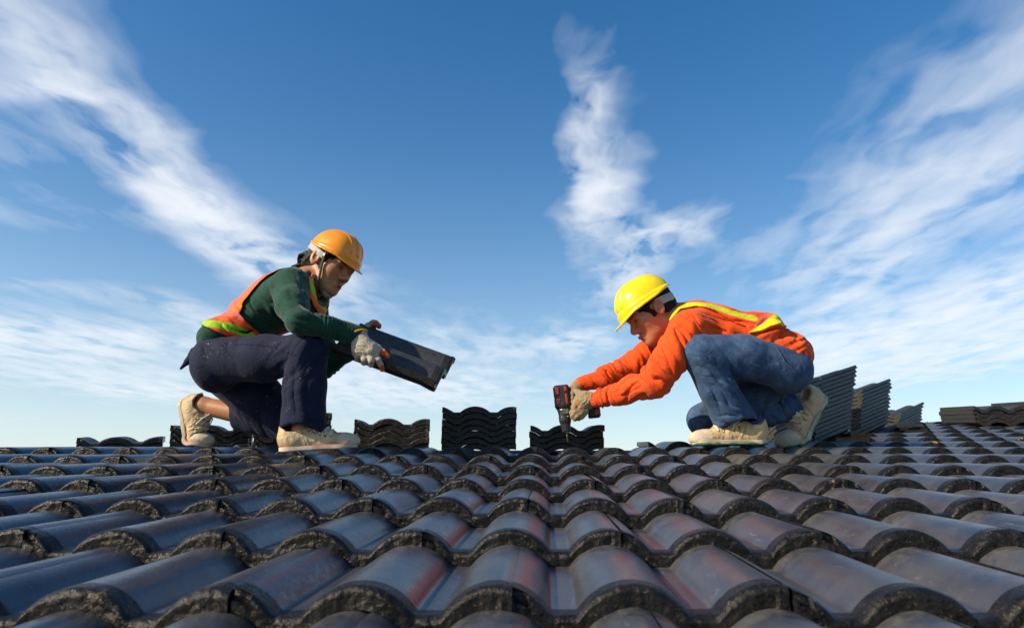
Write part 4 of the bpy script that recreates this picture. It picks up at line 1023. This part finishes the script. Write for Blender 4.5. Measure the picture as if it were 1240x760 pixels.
# ------------------------------------------------------------------ cordless drill
def build_drill():
    Y = 3.225
    tip, top = P(687.3, 534.5, Y), P(679.5, 466, Y)
    ax = (tip - top).normalized(); hv = (P(718, 497, Y) - P(683, 480, Y)); hv = (hv - ax * hv.dot(ax)).normalized(); sd = ax.cross(hv)
    R = np.stack([A(ax), A(hv), A(sd)], 1); pl = Place(top, R, 1.)
    L = (tip - top).length; k = L / .245
    pl.k = k
    dr = empty('cordless_drill', tip)
    tag(dr, 'red and black cordless drill pointing down into a roof tile', 'power drill')
    red = plain('red housing', (.30, .020, .014), .38, coat=.1); blk = plain('black rubber grip', (.014, .014, .015), .55); st = plain('drill steel', (.45, .45, .46), .3, metal=1.); ylw = plain('gold bit', (.55, .36, .12), .35, metal=1.)
    chuckm = plain('chuck', (.022, .022, .024), .38)
    def add(name, f, mat, lo, hi, h=.0022, parent=dr):
        return solid(name, f, lo, hi, h, mat, parent, None, pl.post)
    box = ((-.02, -.05, -.05), (.26, .18, .05))
    hous = uni(rbox((.052, -.002, 0), (.050, .034, .030), None, .012), cone((.09, 0, 0), (.112, 0, 0), .033, .028), k=.01)
    hs = add('housing', hous, blk, (-.02, -.05, -.045), (.14, .05, .045))
    for s in (1, -1):
        for (c, hsz) in (((.028, -.021, s * .0285), (.017, .0085, .005)), ((.074, -.019, s * .0285), (.013, .009, .005)), ((.022, .016, s * .0285), (.011, .007, .005)), ((.066, .016, s * .0285), (.022, .0055, .005))):
            add('red_panel', rbox(c, hsz, None, .003), red, (-.01, -.05, -.045), (.13, .05, .045), .0018, hs)
        for i in range(3): add('vent_slot', rbox((.070 + i * .006, -.018, s * .0335), (.0016, .006, .0016), None, .0006), blk, (.05, -.04, -.045), (.10, .02, .045), .0012, hs)
    for c, hsz in (((.030, -.0345, 0), (.022, .003, .013)), ((.078, -.0345, 0), (.017, .003, .014))):
        add('red_panel', rbox(c, hsz, None, .002), red, (-.01, -.05, -.045), (.13, .05, .045), .0018, hs)
    add('gear_collar', sub(cone((.110, 0, 0), (.120, 0, 0), .030, .027), half((.106, 0, 0), (1, 0, 0))), st, (.09, -.05, -.05), (.16, .05, .05))
    ck = inter(uni(cone((.125, 0, 0), (.152, 0, 0), .026, .026), cone((.152, 0, 0), (.198, 0, 0), .023, .019), k=.004), half((.205, 0, 0), (1, 0, 0)))
    ck = disp(ck, lambda p: .0009 * np.sin(np.arctan2(p[:, 1], p[:, 2]) * 14) * (p[:, 0] > .15))
    c_ = add('chuck', ck, chuckm, (.09, -.04, -.04), (.225, .04, .04))
    add('chuck_nose', inter(cone((.200, 0, 0), (.209, 0, 0), .016, .012), half((.210, 0, 0), (1, 0, 0))), st, (.17, -.03, -.03), (.225, .03, .03), .002, c_)
    for i in range(6):
        a = i / 6 * math.tau
        add('marking', rbox((.140, .0262 * math.cos(a), .0262 * math.sin(a)), (.0016, .003, .003), None, .001), plain('white mark', (.7, .7, .7), .6) if i == 0 else bpy.data.materials['white mark'], (.13, -.035, -.035), (.15, .035, .035), .0013, c_)
    bit = disp(cone((.20, 0, 0), (.244, 0, 0), .0034, .0026), lambda p: .0008 * np.sin(p[:, 0] * 900 + np.arctan2(p[:, 1], p[:, 2]) * 2))
    add('drill_bit', bit, ylw, (.19, -.01, -.01), (.25, .01, .01), .0011)
    add('handle', chain([(.055, .02, 0), (.085, .070, 0), (.110, .110, 0)], [.020, .019, .021], .01, (( 0, 0, 1), .85)), blk, (.0, -.01, -.04), (.16, .15, .04))
    bt = add('battery', rbox((.122, .128, 0), (.034, .026, .032), None, .007), blk, (.06, .08, -.05), (.18, .18, .05))
    add('red_panel', rbox((.124, .140, 0), (.024, .012, .0335), None, .003), red, (.06, .08, -.05), (.18, .18, .05), .002, bt)
    add('belt_clip', uni(rbox((.102, .168, 0), (.018, .003, .006), None, .001), rbox((.086, .158, 0), (.003, .012, .006), None, .001), k=0), blk, (.06, .12, -.03), (.15, .19, .03), .0016, bt)
    return dr
build_drill()

# ------------------------------------------------------------------ stacks of loose tiles
ORD = ['topmost', 'second', 'third', 'fourth', 'fifth', 'sixth', 'seventh', 'eighth', 'ninth', 'tenth', 'eleventh', 'twelfth', 'thirteenth', 'fourteenth', 'fifteenth', 'sixteenth']
def tile_label(i, where):
    return ('topmost dark roof tile ' if i == 0 else ORD[i] + ' roof tile from the top ') + where
STK = .0285
rs = random.Random(8)
def upright_stack(px_l, px_r, top_py, v, where, base_n, sx=1.06, n=None):
    d = v * math.cos(THETA - ALPHA) - .024
    u0 = (px_l - PX) / F * d; w = 2 * PIT * sx
    yaw = -math.atan2((px_l + px_r) / 2 - PX, F) * .85 if px_r < PX else 0.     # the stacks were set down facing down the slope and inwards
    turn = Matrix.Translation((w / 2, 0, 0)) @ Matrix.Rotation(yaw, 4, 'Z') @ Matrix.Translation((-w / 2, 0, 0))
    top_n = H_CAM - (top_py - 472) * d / F
    n = n or max(2, round((top_n - base_n) / STK))
    for i in range(n):                                  # i = 0 is the top one
        nn = base_n + (n - i) * STK
        o = bpy.data.objects.new('loose_tile', rs.choice(TILES_STACK))
        o.matrix_world = Matrix.Translation(RP(u0 + rs.gauss(0, .002), v + rs.gauss(0, .005), nn + .008)) @ ROOF_ROT @ Matrix.Rotation(rad(-3.2), 4, 'X') @ turn @ Matrix.Rotation(rs.gauss(0, .006), 4, 'Z') @ Matrix.Diagonal((sx, 1, 1, 1))
        link(o); tag(o, tile_label(i, where), 'roof tile', 'loose roof tiles in stacks')
b0 = DECK_N + .036
upright_stack(101, 190, 527, 3.37, 'in the low stack standing alone beyond the roof edge', b0)
upright_stack(211, 304, 513, 3.37, "in the stack behind the kneeling worker's raised heel", b0)
upright_stack(309, 401, 499, 3.37, "in the stack behind the navy trouser leg", b0)
upright_stack(429, 519, 507, 3.37, 'in the stack below the tile held in the air', b0)
upright_stack(535, 625, 494, 3.37, 'in the tallest flat stack between the two workers', b0)
upright_stack(642, 732, 513.5, 3.37, 'in the flat stack behind the drill', b0)
upright_stack(1181, 1243, 487, 4.86, 'in the stack lying on the laid roof tiles', .004, n=4)
upright_stack(1247, 1310, 485, 4.95, 'in the last stack on the laid tiles', .004, n=5)

# stacks leaning on the wing of the roof that climbs away behind
LD = (Vector(((1700 - PX) / F, 0, 0)) + UP * ((PY - 225) / F) + FW).normalized()
WD = Vector((-LD.y, LD.x, -.14)); WD = (WD - LD * WD.dot(LD)).normalized(); ND = WD.cross(-LD).normalized()
def slant_stack(top, bot, Y, n, where):
    a, b_ = (P(*top, Y), P(*bot, Y)) if Y else (top, bot); step = (b_ - a) / n
    M = Matrix((WD, -LD, ND)).transposed().to_4x4()
    for i in range(n):
        o = bpy.data.objects.new('loose_tile', rs.choice(TILES_SLANT))
        o.matrix_world = Matrix.Translation(a + step * i + LD * rs.gauss(0, .004) + WD * rs.gauss(0, .004)) @ M @ Matrix.Rotation(rs.gauss(0, .006), 4, 'Z')
        link(o); tag(o, tile_label(i, where), 'roof tile', 'loose roof tiles in stacks')
    f = b_ - ND * .024
    w = prism('roof_wing', [f + LD * .04 - WD * .03, f - LD * .5 - WD * .03, f - LD * .5 + WD * .42, f + LD * .04 + WD * .42], -ND * .05, MAT_DRY)
    tag(link(bpy.data.objects.new('roof_wing', w)), kind='structure')
slant_stack((1037, 441), (1028, 519), 4.45, 15, 'in the tall slanting stack by the lifted green sole')
def g_(k):
    a, b_ = P(1037, 441, 4.45) - LD * .437 * k, P(1028, 519, 4.45) - LD * .437 * k
    return a, b_
slant_stack(*g_(1), None, 15, 'in the slanting stack behind the blue jeans')
slant_stack((1078, 457.5), (1075.5, 512), 5.05, 12, 'in the middle slanting stack')
slant_stack((1117, 486), (1115.5, 509), 6.0, 6, 'in the smallest slanting stack')
